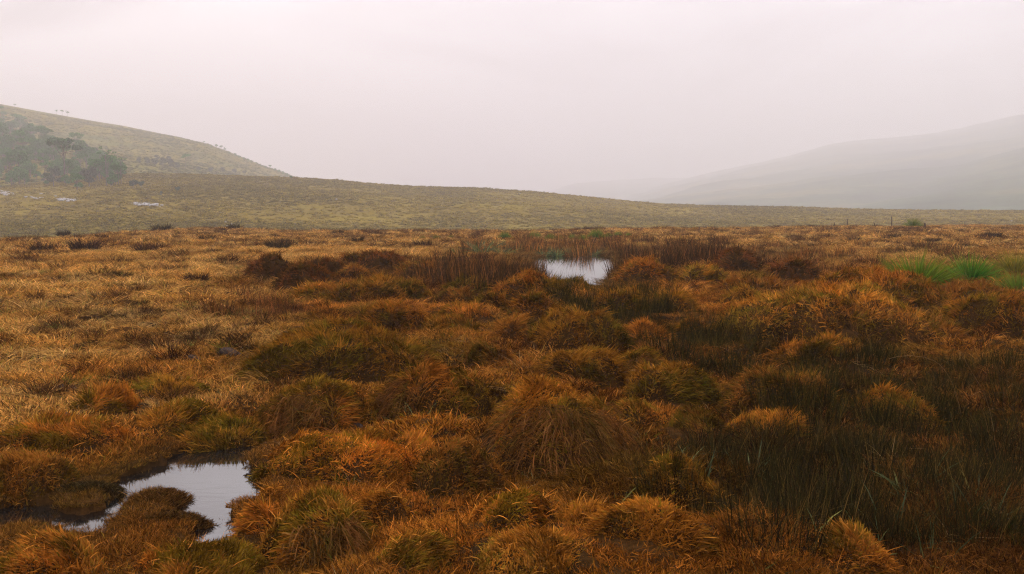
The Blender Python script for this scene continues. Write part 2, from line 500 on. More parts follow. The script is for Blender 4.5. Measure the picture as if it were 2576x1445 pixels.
def hit(px, py, rmin=3, rmax=1660):
    d = ray(px, py); hh = math.hypot(d[0], d[1])
    rr = np.geomspace(rmin, rmax, 3000)
    x = d[0] / hh * rr; y = d[1] / hh * rr; z = ZC + d[2] / hh * rr
    k = np.nonzero(height_all(x, y) > z)[0]
    if len(k) == 0: return None
    k = k[0]
    return x[k], y[k], z[k]


# ------------------------------------------------------------------ water
def water_mat(name, ripple, refl, scale, tint):
    m, nt, out = newmat(name)
    g = nt.nodes.new('ShaderNodeNewGeometry')
    mp = nt.nodes.new('ShaderNodeMapping'); mp.inputs['Scale'].default_value = (1, 2.6, 1)
    nt.links.new(g.outputs['Position'], mp.inputs[0])
    n = noise_node(nt, scale, 3, .5, mp.outputs[0], .4)
    b = nt.nodes.new('ShaderNodeBump'); b.inputs['Strength'].default_value = ripple; b.inputs['Distance'].default_value = .02
    nt.links.new(n, b.inputs['Height'])
    gl = nt.nodes.new('ShaderNodeBsdfGlossy'); gl.inputs['Roughness'].default_value = .03
    gl.inputs[0].default_value = (.98, .99, 1, 1)
    nt.links.new(b.outputs[0], gl.inputs['Normal'])
    d = nt.nodes.new('ShaderNodeBsdfDiffuse'); d.inputs[0].default_value = (*tint, 1)
    fr = nt.nodes.new('ShaderNodeFresnel'); fr.inputs['IOR'].default_value = refl
    nt.links.new(b.outputs[0], fr.inputs['Normal'])
    mx = nt.nodes.new('ShaderNodeMixShader')
    nt.links.new(fr.outputs[0], mx.inputs[0]); nt.links.new(d.outputs[0], mx.inputs[1]); nt.links.new(gl.outputs[0], mx.inputs[2])
    nt.links.new(mx.outputs[0], out.inputs[0])
    return m


def water(P, grow, mat, label):
    c = P.mean(0); lo = P.min(0) - grow; hi = P.max(0) + grow
    xs = np.linspace(lo[0], hi[0], 24); ys = np.linspace(lo[1], hi[1], 24)
    X, Y = np.meshgrid(xs, ys, indexing='ij')
    sd = poly_sd(P, X.ravel(), Y.ravel()).reshape(X.shape)
    I = np.arange(X.size).reshape(X.shape)
    Q = np.stack([I[:-1, :-1].ravel(), I[1:, :-1].ravel(), I[1:, 1:].ravel(), I[:-1, 1:].ravel()], 1)
    keep = np.array([sd.ravel()[q].max() > -grow for q in Q]); Q = Q[keep]
    V = np.stack([X.ravel(), Y.ravel(), np.full(X.size, ZW)], 1)
    return tag(link('water', build_mesh('water', V, Q, None, None, [mat], True)), label, kind='structure')


M_w1 = water_mat('still_pool_water', .035, 3.2, 5, (.012, .011, .01))
M_w2 = water_mat('rippled_pool_water', .022, 4.0, 3, (.012, .011, .01))
water(PONDS[0][0], .12, M_w1, 'still grey pool of water at lower left')
water(PONDS[1][0], .08, M_w1, 'tiny puddle at the bottom edge right of the pool')
water(PONDS[2][0], .4, M_w2, 'rippled pale pool in the middle distance')


# ------------------------------------------------------------------ tuft prototypes for the ground cover (stuff)
def tuft(n, rad, lmin, lmax, wd, lean, droop, seg=3, comb=0):
    a = rng.random(n) * 6.283; rr = rad * np.sqrt(rng.random(n))
    P = np.stack([rr * np.cos(a), rr * np.sin(a), np.full(n, -.02)], 1)
    az = a + rng.normal(size=n) * .9
    le = np.abs(rng.normal(size=n)) * lean
    D = np.stack([np.cos(az) * le + comb, np.sin(az) * le, np.ones(n)], 1); D /= np.linalg.norm(D, axis=1)[:, None]
    B = np.stack([np.cos(az) * droop * .8 + comb * .6, np.sin(az) * droop * .8, -droop * (.35 + .5 * rng.random(n))], 1)
    L = lmin + (lmax - lmin) * rng.random(n) ** 1.5
    return blades(P, D, B, L, wd * (.7 + .6 * rng.random(n)), seg)


PROTO = []


def proto(me):
    o = bpy.data.objects.new('tuft_source', me); PROTO.append(o); return len(PROTO) - 1


K_near = [proto(blade_mesh('grass_tuft', [tuft(60, .11, .05, .17, .0052, .8, .5, 3, c)], [M_inst])) for c in (0, .5, .9, .3)]
K_moss = [proto(blade_mesh('moss_tuft', [tuft(110, .12, .015, .075, .0075, 1.0, .2, 2)], [M_inst])) for _ in range(3)]
K_mossn = [proto(blade_mesh('moss_tuft', [tuft(170, .10, .012, .055, .0042, .9, .2, 2)], [M_inst])) for _ in range(3)]
K_nearn = [proto(blade_mesh('grass_tuft', [tuft(80, .10, .04, .14, .0036, .7, .45, 3, c)], [M_inst])) for c in (0, .4, .7)]
K_long = [proto(blade_mesh('long_grass', [tuft(26, .14, .15, .38, .0036, 1.2, .7, 4, c)], [M_inst])) for c in (0, .8)]
K_mid = [proto(blade_mesh('grass_tuft', [tuft(110, .28, .10, .26, .008, .9, .5, 2, c)], [M_inst])) for c in (0, .5, 1.0)]
K_tall = [proto(blade_mesh('grass_tuft', [tuft(90, .13, .16, .42, .007, .55, .4, 3, c)], [M_inst])) for c in (0, .3)]
K_far = [proto(blade_mesh('grass_tuft', [tuft(120, .6, .15, .38, .022, .8, .5, 2, c)], [M_inst])) for c in (0, .5, .8)]
K_hill = [proto(blade_mesh('moor_tuft', [tuft(90, .45, .25, .60, .07, .7, .6, 2)], [M_inst])) for _ in range(3)]


def scatter(name, P, idx, scl, tint, label, rot=None):
    n = len(P)
    me = bpy.data.meshes.new(name); me.vertices.add(n); me.vertices.foreach_set('co', np.ascontiguousarray(P, np.float32).ravel())
    def at(nm, ty, arr, f='value'):
        a = me.attributes.new(nm, ty, 'POINT'); a.data.foreach_set(f, np.ascontiguousarray(arr).ravel())
    if rot is None:
        rot = np.stack([rng.normal(size=n) * .12, rng.normal(size=n) * .12, rng.random(n) * 6.283], 1)
    at('rotv', 'FLOAT_VECTOR', rot.astype(np.float32), 'vector')
    s3 = np.asarray(scl, np.float32)
    if s3.ndim == 1: s3 = np.stack([s3] * 3, 1)
    at('sclv', 'FLOAT_VECTOR', s3, 'vector')
    at('pidx', 'INT', idx.astype(np.int32))
    at('tint', 'FLOAT_COLOR', np.concatenate([tint, np.ones((n, 1))], 1).astype(np.float32), 'color')
    me.update()
    o = link(name, me)
    ng = bpy.data.node_groups.new(name, 'GeometryNodeTree')
    ng.interface.new_socket('Geometry', in_out='INPUT', socket_type='NodeSocketGeometry')
    ng.interface.new_socket('Geometry', in_out='OUTPUT', socket_type='NodeSocketGeometry')
    N = ng.nodes; Lk = ng.links
    gi = N.new('NodeGroupInput'); go = N.new('NodeGroupOutput')
    used = sorted(set(idx.tolist()))
    join = N.new('GeometryNodeJoinGeometry')

    def named(nm, ty):
        a = N.new('GeometryNodeInputNamedAttribute'); a.data_type = ty; a.inputs['Name'].default_value = nm
        return [s for s in a.outputs if s.enabled and s.name == 'Attribute'][0]
    for k in used:
        oi = N.new('GeometryNodeObjectInfo'); oi.inputs['Object'].default_value = PROTO[k]; oi.inputs['As Instance'].default_value = True
        cmpn = N.new('FunctionNodeCompare'); cmpn.data_type = 'INT'; cmpn.operation = 'EQUAL'
        ins = [s for s in cmpn.inputs if s.enabled]
        Lk.new(named('pidx', 'INT'), ins[0]); ins[1].default_value = k
        ip = N.new('GeometryNodeInstanceOnPoints')
        Lk.new(gi.outputs[0], ip.inputs['Points']); Lk.new(cmpn.outputs[0], ip.inputs['Selection'])
        Lk.new(oi.outputs['Geometry'], ip.inputs['Instance'])
        Lk.new(named('rotv', 'FLOAT_VECTOR'), ip.inputs['Rotation']); Lk.new(named('sclv', 'FLOAT_VECTOR'), ip.inputs['Scale'])
        Lk.new(ip.outputs[0], join.inputs[0])
    Lk.new(join.outputs[0], go.inputs[0])
    md = o.modifiers.new('scatter', 'NODES'); md.node_group = ng
    return tag(o, label, kind='stuff')


C = lambda *c: np.array(c, float)
gold, straw, rust, orange, olive, brown, dark, green = C(.61, .30, .070), C(.71, .43, .145), C(.33, .122, .018), C(.52, .185, .024), C(.19, .105, .016), C(.15, .06, .018), C(.035, .018, .007), C(.07, .12, .02)

# colour zones painted by species: (photo x, photo y, radius in m, species weight index)
Z_dark = [(2350, 980, 1.5), (2500, 1150, 1.6), (2000, 1150, 1.2), (2450, 1350, 1.0), (1800, 860, 1.6), (1150, 690, 4.0), (1650, 640, 6.0), (2200, 1100, 1.3), (2100, 1300, .6)]
Z_orange = [(1000, 1200, .9), (1250, 1330, .7), (1100, 1080, .5), (850, 1150, .7), (2050, 1410, .35), (1650, 1400, .4), (700, 1050, .8), (300, 1130, .8), (2350, 1430, .3), (400, 930, 1.0), (1680, 1130, .4)]
Z_olive = [(850, 900, 1.2), (1600, 1180, .6), (1450, 1150, .5), (350, 1190, .5), (200, 1230, .5), (1950, 1250, .5)]


def zone(lst, x, y):
    v = np.zeros(len(x))
    for px, py, rad in lst:
        cx, cy = on_plane(px, py)
        v = np.maximum(v, np.exp(-((x - cx) ** 2 + ((y - cy) * .8) ** 2) / rad ** 2))
    return v


def tint_at(x, y):
    r = np.hypot(x, y); az = np.degrees(np.arctan2(x, y))
    n1 = fbm(x * .5, y * .5, 101, 3)[:, None]; n2 = fbm(x * 1.7, y * 1.7, 111, 3)[:, None]; n3 = fbm(x * 4, y * 4, 121, 2)[:, None]
    # golden dry plain left and far, rust in the hummocky centre
    px = 1288 + np.tan(np.radians(az)) * F0
    g = np.clip(sstep(820, 560, px) + sstep(26, 40, r), 0, 1)[:, None] * sstep(6.0, 9.5, r)[:, None]
    near = (rust * .62 + orange * .3) * (.9 + .6 * n2) + (gold * .5 - rust * .5) * np.clip(n3 + .1, 0, 1)
    ol = np.clip(fbm(x * .9, y * .9, 141, 3) * 1.8 + .15, 0, .75)[:, None]; near = near * (1 - ol) + olive * .8 * ol
    far = gold * (.95 + .35 * n1) + (straw - gold) * np.clip(n2 * 1.2 + .3, 0, 1) + (rust - gold) * np.clip(-n1 * 1.3, 0, .8)
    c = near * (1 - g) + far * g
    for lst, col, amt in ((Z_orange, orange, .8), (Z_olive, olive, .8), (Z_dark, brown * .55, .7)):
        w = (np.clip(zone(lst, x, y) * 1.3, 0, 1) * amt)[:, None]
        c = c * (1 - w) + col * (.8 + .4 * n3) * w
    gr = np.clip(n2 - .55, 0, 1) * 1.5
    c = c * (1 - gr) + (olive * 1.2) * gr
    # damp dark ring round the pools
    for P, w in PONDS:
        sd = poly_sd(P, x, y); k = np.exp(-np.clip(-sd, 0, 9) / (w * .3))[:, None] * .7
        c = c * (1 - k) + C(.07, .042, .015) * k
    c = c * (1 + .22 * (1 - g))
    return np.clip(c, .006, .7)


def spread_pts(r0, r1, azmax, dens):
    area = math.radians(2 * azmax) / 2 * (r1 * r1 - r0 * r0); n = int(area * dens)
    r = np.sqrt(r0 * r0 + (r1 * r1 - r0 * r0) * rng.random(n)); a = np.radians((rng.random(n) * 2 - 1) * azmax)
    return r * np.sin(a), r * np.cos(a)


def dry(x, y, margin=0.0):
    ok = np.ones(len(x), bool)
    for P, w in PONDS: ok &= shore(P, x, y) < -margin
    return ok


allP = []; allI = []; allS = []; allT = []


def foot(x, y):
    """how far outside every hummock (1 = on its rim)"""
    f = np.full(len(x), 9.)
    for (hx, hy, a, b, H) in HG:
        f = np.minimum(f, np.hypot((x - hx) / a, (y - hy) / b))
    return f


def add_cover(x, y, kinds, smin, smax, tintmul=1.0, flat=None, dz=0, cond=None):
    ft = foot(x, y); k = ft > .88 + .08 * rng.normal(size=len(x))
    x, y, ft = x[k], y[k], ft[k]
    z = ground_h(x, y)
    T = tint_at(x, y) * tintmul
    if cond is not None: T = np.tile(cond, (len(x), 1))
    T = T * (.75 + .5 * rng.random((len(x), 1)))
    s = smin + (smax - smin) * rng.random(len(x))
    for P, w in PONDS[:2]:
        s = s * np.clip(.45 + poly_sd(P, x, y) * -1.1, .45, 1)
    s = s * np.where(np.hypot(x, y) < 22, .62 + .38 * sstep(.9, 1.25, ft), 1)
    S = np.stack([s, s, s * (1 if flat is None else flat)], 1)
    allP.append(np.stack([x, y, z + dz], 1)); allI.append(rng.choice(kinds, len(x))); allS.append(S); allT.append(T)


AZ = 36
def near_cover(r0, r1, dens, km, kg, dm):
    x, y = spread_pts(r0, r1, AZ, dens); k = dry(x, y, .03)
    mw = fbm(x * 1.3, y * 1.3, 201, 2) + .3 + zone(Z_orange, x, y) * .9
    for m, kinds, a, b, fl in ((k & (mw > .25), km, .5, 1.15, 1), (k & (mw <= .25), kg, .3, .8, .9)):
        add_cover(x[m], y[m], kinds, a, b, 1.0, fl)
    x, y = spread_pts(r0, r1, AZ, dm); k = dry(x, y, -.015); add_cover(x[k], y[k], km, .8, 1.5, 1.0)


near_cover(2.6, 6.8, 240, K_mossn, K_nearn, 130)
x, y = spread_pts(2.6, 6.2, AZ, 170); k = dry(x, y, .05); add_cover(x[k], y[k], K_mossn + K_nearn[:1], .8, 1.4, .8)
near_cover(6.8, 9.5, 150, K_moss, K_near, 60)
x, y = spread_pts(9.5, 13, AZ, 40); k = dry(x, y, .0); add_cover(x[k], y[k], K_moss, .9, 1.6, 1.0)
x, y = spread_pts(3.6, 7.5, AZ, 420); d_ = shore(PONDS[0][0], x, y); k = dry(x, y, -.01) & (d_ > -.5); add_cover(x[k], y[k], K_mossn, .7, 1.3, .9)
x, y = spread_pts(2.6, 14, AZ, 5); k = dry(x, y, .08) & (fbm(x * .8, y * .8, 207, 2) > -.1); add_cover(x[k], y[k], K_long, .25, .6, 1.2)
x, y = spread_pts(9.5, 18, AZ, 60); k = dry(x, y, .05); add_cover(x[k], y[k], K_near + K_mid, .45, .85, 1.0, .85)
x, y = spread_pts(18, 45, AZ, 18); k = dry(x, y, .1); add_cover(x[k], y[k], K_mid, .7, 1.3, 1.0, .8)
# knotted tufts on the plain
x, y = spread_pts(5, 30, AZ, 7); k = dry(x, y, .3) & (fbm(x * 1.1, y * 1.1, 231, 2) > .14); add_cover(x[k], y[k], K_tall, .35, .8, np.array([.26, .22, .24]))
x, y = spread_pts(9, 34, AZ, 9); k = dry(x, y, .3) & (vnoise(x * 1.9, y * 1.9, 235) > .77); add_cover(x[k], y[k], K_tall, .45, .95, np.array([.20, .16, .20]))
x, y = spread_pts(26, 110, AZ, 3.2); k = dry(x, y, .3) & (vnoise(x * .9, y * .9, 233) > .72); add_cover(x[k], y[k], K_tall, .7, 1.5, np.array([.22, .18, .22]))
x, y = spread_pts(2.8, 9, AZ, 2.2); k = dry(x, y, .1); add_cover(x[k], y[k], K_long, .25, .6, 1.0, None, 0, C(.17, .24, .10))
x, y = spread_pts(2.8, 12, AZ, 2.0); k = dry(x, y, .1); add_cover(x[k], y[k], K_long, .3, .65, 1.0, None, 0, C(.52, .34, .15))
x, y = spread_pts(5, 30, AZ, 1.6); k = dry(x, y, .3) & (fbm(x * .8, y * .8, 237, 2) > .1); add_cover(x[k], y[k], K_tall, .3, .6, np.array([.35, .75, .5]))
x, y = spread_pts(45, 175, AZ, 3.4); k = fbm(x * .2, y * .2, 222, 2) > -.5; add_cover(x[k], y[k], K_far, .5, 1.1, 1.0, .7)
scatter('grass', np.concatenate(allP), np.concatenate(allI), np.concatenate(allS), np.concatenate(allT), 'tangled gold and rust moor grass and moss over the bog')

# moor tufts on the rise beyond
def hill_cover(r0, r1, az0, az1, n, fn, smin, smax, cols):
    r = np.sqrt(r0 * r0 + (r1 * r1 - r0 * r0) * rng.random(n)); a = az0 + (az1 - az0) * rng.random(n)
    x = r * np.sin(np.radians(a)); y = r * np.cos(np.radians(a))
    z = fn(a, r, x, y); gz = ground_h(x, y, False)
    k = z > gz - .3
    x, y, z, r = x[k], y[k], z[k], r[k]
    patch = fbm(x * .02, y * .02, 301, 3)
    keep = rng.random(len(x)) < np.clip(.6 + patch * 1.0, .3, 1)
    x, y, z, patch = x[keep], y[keep], z[keep], patch[keep]
    w = np.clip(.5 + patch[:, None] + rng.normal(size=(len(x), 1)) * .25, 0, 1)
    T = cols[0] * w + cols[1] * (1 - w)
    dk = rng.random((len(x), 1)) < .3
    T = np.where(dk, T * .70, T)
    return np.stack([x, y, z], 1), smin + (smax - smin) * rng.random(len(x)) ** 2, T


Pm, Sm, Tm = hill_cover(150, 440, -36, 36, 85000, F_mid, .5, 1.7, (C(.24, .18, .02), C(.38, .265, .028)))
scatter('moor_grass', Pm, rng.choice(K_hill, len(Pm)), np.stack([Sm, Sm, Sm * .75], 1), Tm, 'tufted tan moor grass across the low rise')
Pl, Sl, Tl = hill_cover(380, 1080, -36, -8, 30000, F_left, 1.2, 3.0, (C(.11, .13, .016), C(.24, .18, .018)))
scatter('hill_scrub', Pl, rng.choice(K_hill, len(Pl)), np.stack([Sl, Sl, Sl * .7], 1), Tl, 'low scrub and grass on the misty left hill')


# ------------------------------------------------------------------ hummocks
def hummock(cx, yt, yb, w, col, label, idx):
    x, y, a, b, H = HG[idx]
    dist = math.hypot(x, y)
    zg = float(ground_h(np.array([x]), np.array([y]), True)[0])
    zb = min(zg, .0) - .10
    Hh = max(min(H, zg + .9 * a), zg + .03 + .10 * a) - zb
    yaw = math.atan2(-x, y)
    root = bpy.data.objects.new('grass_hummock', None); COL.objects.link(root)
    root.location = (x, y, zb); root.rotation_euler = (0, 0, yaw); root.empty_display_size = .1
    ph = rng.random(6) * 6.283
    seed = 500 + idx * 7

    def outline(t): return 1.04 + .13 * np.sin(2 * t + ph[0]) + .10 * np.sin(3 * t + ph[1]) + .05 * np.sin(5 * t + ph[2])

    def surf(t, rho):
        R = outline(t) * rho
        X = a * R * np.cos(t); Y = b * R * np.sin(t)
        z = Hh * np.clip(1 - rho ** 2.5, 0, 1) ** .68
        z = z * (1 + .27 * fbm((X + x) * 2.2 / max(a, .5), (Y + y) * 2.2 / max(a, .5), seed, 3)) 
        return np.stack([X, Y, z], -1)
    nt_, nr_ = 56, 20
    t, rho = np.meshgrid(np.linspace(0, 2 * math.pi, nt_, endpoint=False), np.linspace(0, 1, nr_), indexing='ij')
    V = surf(t.ravel(), rho.ravel())
    I = np.arange(nt_ * nr_).reshape(nt_, nr_); J = np.roll(I, -1, 0)
    Q = np.stack([I[:, :-1].ravel(), I[:, 1:].ravel(), J[:, 1:].ravel(), J[:, :-1].ravel()], 1)
    link('mound', build_mesh('mound', V * np.array([.97, .97, .96]), Q, None, None, [M_mound], True), root)
    # grass on it
    pxw = w * .3975
    n = int(np.clip(45 * pxw + .60 * pxw * pxw, 1300, 24000))
    t = rng.random(n) * 6.283; rho = np.sqrt(rng.random(n)) * .99
    e = 1e-3
    clr = .5 + .5 * np.sign(vnoise((a * rho * np.cos(t) + x) * 9, (b * rho * np.sin(t) + y) * 9, seed + 17) - .42)
    rho = np.where(rng.random(n) < clr + .6, rho, rho * 0 + 1.0)
    P = surf(t, rho)
    P1 = surf(t + e, rho); P2 = surf(t, np.clip(rho + e, 0, 1))
    N = np.cross(P2 - P, P1 - P); N /= np.linalg.norm(N, axis=1)[:, None] + 1e-12
    N *= np.sign(N[:, 2:3] + 1e-9)
    N = np.nan_to_num(N)
    clump = vnoise(P[:, 0] * 7 + 50, P[:, 1] * 7 + 50, seed + 2)
    out = P * np.array([1, 1, 0]); out /= np.linalg.norm(out, axis=1)[:, None] + 1e-6
    steep = np.clip(1 - N[:, 2], 0, 1)[:, None]
    cdir = np.stack([vnoise(P[:, 0] * 5, P[:, 1] * 5, seed + 4) - .5, vnoise(P[:, 0] * 5, P[:, 1] * 5, seed + 5) - .5, np.zeros(n)], 1) * 1.6
    D = N * .45 + np.array([0, 0, .75]) + cdir * 1.5 + rng.normal(size=(n, 3)) * .5
    D /= np.linalg.norm(D, axis=1)[:, None]
    B = out * .2 * (.3 + steep) + np.array([0, 0, -1]) * (.15 + .55 * steep) * (.5 + .6 * rng.random((n, 1))) + cdir * .3 + rng.normal(size=(n, 3)) * .15
    far = np.clip((dist - 6) / 25, 0, 1)
    L = (.015 + .085 * rng.random(n) ** 2.6) * (.35 + 1.3 * clump) * (1 + 1.3 * far)
    up = np.clip(P[:, 2] / Hh, 0, 1)      # living crown leaf, old brown flank leaf; relief shade also put into the colour
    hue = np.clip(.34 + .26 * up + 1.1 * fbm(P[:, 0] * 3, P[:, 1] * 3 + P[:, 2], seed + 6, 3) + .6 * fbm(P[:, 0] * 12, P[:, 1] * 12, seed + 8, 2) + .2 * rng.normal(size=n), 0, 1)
    L = L * (.62 + .38 * np.clip((dist - 5) / 6, 0, 1))
    if col is ORANGE: L *= .7
    wd = (.0056 + .012 * far) * (.6 + .8 * rng.random(n))
    sets = [blades(P, D, B, L, wd, 3 if dist < 9 else 2, np.clip(vnoise(P[:, 0] * 16, P[:, 1] * 16, seed + 11) * (.55 + .6 * up), 0, 1), hue)]  # blade tone darkens down the flanks, shading the mound by colour
    if dist < 12:       # stray bleached stalks
        n3 = int(30 + pxw * .8)
        t = rng.random(n3) * 6.283; rho = np.sqrt(rng.random(n3)) * .95
        P = surf(t, rho); a3 = rng.random(n3) * 6.283
        D = np.stack([np.cos(a3) * .8, np.sin(a3) * .8, .4 + .6 * rng.random(n3)], 1); D /= np.linalg.norm(D, axis=1)[:, None]
        B = np.stack([np.cos(a3) * .2, np.sin(a3) * .2, -.6 * rng.random(n3)], 1)
        sets.append(blades(P, D, B, .04 + .07 * rng.random(n3), np.full(n3, .0032), 4, np.ones(n3) * 1.2, np.ones(n3) * .75))
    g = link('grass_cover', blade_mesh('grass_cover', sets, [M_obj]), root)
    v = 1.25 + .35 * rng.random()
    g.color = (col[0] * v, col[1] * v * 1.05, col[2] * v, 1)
    # dead thatch combed down the flank
    if idx in (0, 1, 2, 18, 25, 37):
        n2 = {0: 2600, 18: 1300}.get(idx, 900)
        tc = {0: -1.1, 18: -.9, 1: -2.6, 2: -2.2}.get(idx, -1.3)
        t = tc + rng.normal(size=n2) * (.4 if idx != 0 else .8); rho = .55 + .42 * rng.random(n2)
        P = surf(t, rho)
        out = P * np.array([1, 1, 0]); out /= np.linalg.norm(out, axis=1)[:, None] + 1e-6
        sw = (vnoise(t * 7, rho * 4, seed + 9) - .5)[:, None] * 2.6
        tang = np.stack([-out[:, 1], out[:, 0], np.zeros(n2)], 1)
        D = out * 1.0 + np.array([0, 0, -.25]) + tang * sw + rng.normal(size=(n2, 3)) * .5; D /= np.linalg.norm(D, axis=1)[:, None]
        B = np.array([0, 0, -.75]) + out * -.1 + rng.normal(size=(n2, 3)) * .12
        L = (.05 + .12 * rng.random(n2) ** 1.5) * min(1.1, a / .38)
        hue = np.clip(.45 + .5 * vnoise(t * 5, rho * 2, seed + 15) - .2 + .15 * rng.normal(size=n2), 0, 1)
        th = link('dead_thatch', blade_mesh('dead_thatch', [blades(P + out * .02 + np.array([0, 0, .012]), D, B, L, np.where(rng.random(n2) < .12, .0065, .0034) * (.7 + .6 * rng.random(n2)), 4, vnoise(t * 22, rho * 1.5, seed + 14), hue)], [M_obj]), root)
        th.color = (.22, .100, .030, 1)
    tag(root, label, 'hummock', 'grassy hummocks and tussocks on the bog')


for i, h in enumerate(HUM): hummock(*h, i)

# moss islands in the near pool
for i, (cx, cy, wx, wy, label) in enumerate([(395, 1272, 165, 42, 'oval mossy islet in the middle of the near pool'), (425, 1328, 190, 26, 'flat brown moss shelf at the front of the near pool'),
                                             (215, 1250, 170, 34, 'dark moss tongue on the left shore of the near pool')]):
    x, y = on_plane(cx, cy, ZW); d = math.hypot(x, y)
    a = wx / 2 / F0 * d; b = max(wy / F0 * d * d / ZC * .5, .12); b = min(b, a * 1.3)
    n = 5200; t = rng.random(n) * 6.283; rho = np.sqrt(rng.random(n))
    Hh = .06

    def sf(t, rho): 
        R = rho * (1 + .14 * np.sin(2 * t + i) + .08 * np.sin(5 * t + 2 * i) + .05 * np.sin(9 * t))
        return np.stack([a * R * np.cos(t), b * R * np.sin(t), -.05 + (Hh + .05) * np.clip(1 - rho ** 2.5, 0, 1) ** .7], -1)
    root = bpy.data.objects.new('moss_islet', None); COL.objects.link(root); root.location = (x, y, ZW); root.rotation_euler = (0, 0, (.5, .1, .35)[i])
    tt, rr = np.meshgrid(np.linspace(0, 2 * math.pi, 48, endpoint=False), np.linspace(0, 1, 12), indexing='ij')
    V = sf(tt.ravel(), rr.ravel()); I = np.arange(48 * 12).reshape(48, 12); J = np.roll(I, -1, 0)
    Q = np.stack([I[:, :-1].ravel(), I[:, 1:].ravel(), J[:, 1:].ravel(), J[:, :-1].ravel()], 1)
    link('moss_cushion', build_mesh('moss_cushion', V, Q, None, None, [M_mound], True), root)
    P = sf(t, rho * 1.03); a3 = rng.random(n) * 6.283
    D = np.stack([np.cos(a3) * .7 + P[:, 0] / a * .4, np.sin(a3) * .7 + P[:, 1] / b * .4, .7 + .3 * rng.random(n)], 1); D /= np.linalg.norm(D, axis=1)[:, None]
    gs = link('moss_sprigs', blade_mesh('moss_sprigs', [blades(P, D, D * 0 - [0, 0, .2], .02 + .04 * rng.random(n), np.full(n, .0045), 2)], [M_obj]), root)
    gs.color = ((.13, .06, .018, 1), (.12, .058, .018, 1), (.07, .045, .018, 1))[i]
    tag(root, label, 'moss islet')


# ------------------------------------------------------------------ rushes, tufts, green tussocks
def fountain(name, n, rad, lmin, lmax, wd, lean, droop, mat, seg=3):
    return blade_mesh(name, [tuft(n, rad, lmin, lmax, wd, lean, droop, seg)], [mat])


RUSHN = [fountain('rush_clump', 440, .30, .12, .50, .0040, .24, .14, M_rush) for _ in range(4)]
RUSHF = [fountain('rush_clump', 260, .42, .25, .62, .010, .25, .12, M_rush, 2) for _ in range(3)]
TUFT = [fountain('dark_tuft', 520, .26, .14, .36, .012, .55, .4, M_obj, 2) for _ in range(4)]


def dome_tuft(n):
    th = np.arccos(1 - rng.random(n) * .86); a = rng.random(n) * 6.283
    D = np.stack([np.sin(th) * np.cos(a), np.sin(th) * np.sin(a), np.cos(th) + .05], 1)
    P = D * np.array([.14, .14, 0]); L = .62 * (.6 + .45 * rng.random(n))
    B = np.stack([np.cos(a) * .05, np.sin(a) * .05, -.28 * np.sin(th)], 1) + rng.normal(size=(n, 3)) * .06
    return blades(P, D, B, L, .010 * (.6 + .7 * rng.random(n)), 3)


GREEN = [blade_mesh('green_tussock', [dome_tuft(1500)], [M_green]) for _ in range(3)]
STRAP = [fountain('strap_plant', 40, .12, .25, .6, .028, .8, .5, M_strap, 3) for _ in range(2)]
STRAPS = [fountain('strap_plant', 9, .06, .10, .24, .007, .6, .25, M_strap, 3) for _ in range(3)]


def plant(name, me, px, py, s, col, label, cat, group, sz=None, jit=True):
    x, y = on_plane(px, py)
    z = float(ground_h(np.array([x]), np.array([y]))[0])
    for (hx, hy, a, b, H) in HG:      # sit on a hummock when it grows on one
        q = ((x - hx) / a) ** 2 + ((y - hy) / b) ** 2
        if q < .85: z = max(z, -.08 + (H + .05) * (1 - q ** 1.1) ** .62 * .85)
    z = max(z, ZW)
    o = link(name, me, None, (x, y, z - .03)); o.rotation_euler = (rng.normal() * .05, rng.normal() * .05, rng.random() * 6.28)
    o.scale = (s, s, s if sz is None else sz)
    v = .8 + .4 * rng.random(); o.color = (col[0] * v, col[1] * v, col[2] * v, 1)
    return tag(o, label, cat, group)


def fill(region, n, fn):
    """n points in a photo rectangle, evenly spread"""
    x0, y0, x1, y1 = region
    for k in range(n):
        fn(x0 + (x1 - x0) * ((k * .618034 + .31) % 1) + rng.normal() * (x1 - x0) * .05, y0 + (y1 - y0) * ((k + .5) / n) + rng.normal() * (y1 - y0) * .08)


DR = (.036, .028, .010); DR2 = (.062, .032, .012); DG = (.034, .028, .008)
GR = 'rush clumps growing on the wet bog'
fill((1930, 905, 2575, 1085), 52, lambda px, py: plant('rush_clump', RUSHN[rng.integers(4)], px, py, .5 + .35 * rng.random(), DG, 'dark rush clump in the dense stand at the right edge', 'rushes', GR))
fill((1740, 1110, 2590, 1370), 60, lambda px, py: plant('rush_clump', RUSHN[rng.integers(4)], px, py, .42 + .42 * rng.random(), DR, 'dark rush clump in the stand at the lower right', 'rushes', GR))
fill((1690, 835, 1900, 930), 10, lambda px, py: plant('rush_clump', RUSHN[rng.integers(4)], px, py, .7 + .35 * rng.random(), DG, 'tall dark rush clump left of the big right-hand mound', 'rushes', GR))
fill((1020, 668, 1335, 735), 16, lambda px, py: plant('rush_clump', RUSHF[rng.integers(3)], px, py, .9 + .6 * rng.random(), DR2, 'dark rush clump in the long bed left of the far pool', 'rushes', GR))
fill((1490, 735, 1660, 830), 9, lambda px, py: plant('rush_clump', RUSHN[rng.integers(4)], px, py, 1.0 + .4 * rng.random(), DG, 'thin dark rush clump between the far pool and domed tussock', 'rushes', GR))
fill((1560, 618, 1830, 680), 20, lambda px, py: plant('rush_clump', RUSHF[rng.integers(3)], px, py, 1.0 + .7 * rng.random(), DR2, 'dark rush clump in the bed right of the far pool', 'rushes', GR))
fill((1190, 612, 1560, 640), 22, lambda px, py: plant('rush_clump', RUSHF[rng.integers(3)], px, py, .9 + .6 * rng.random(), (.13, .068, .025), 'reddish rush clump along the back of the far pool', 'rushes', GR))
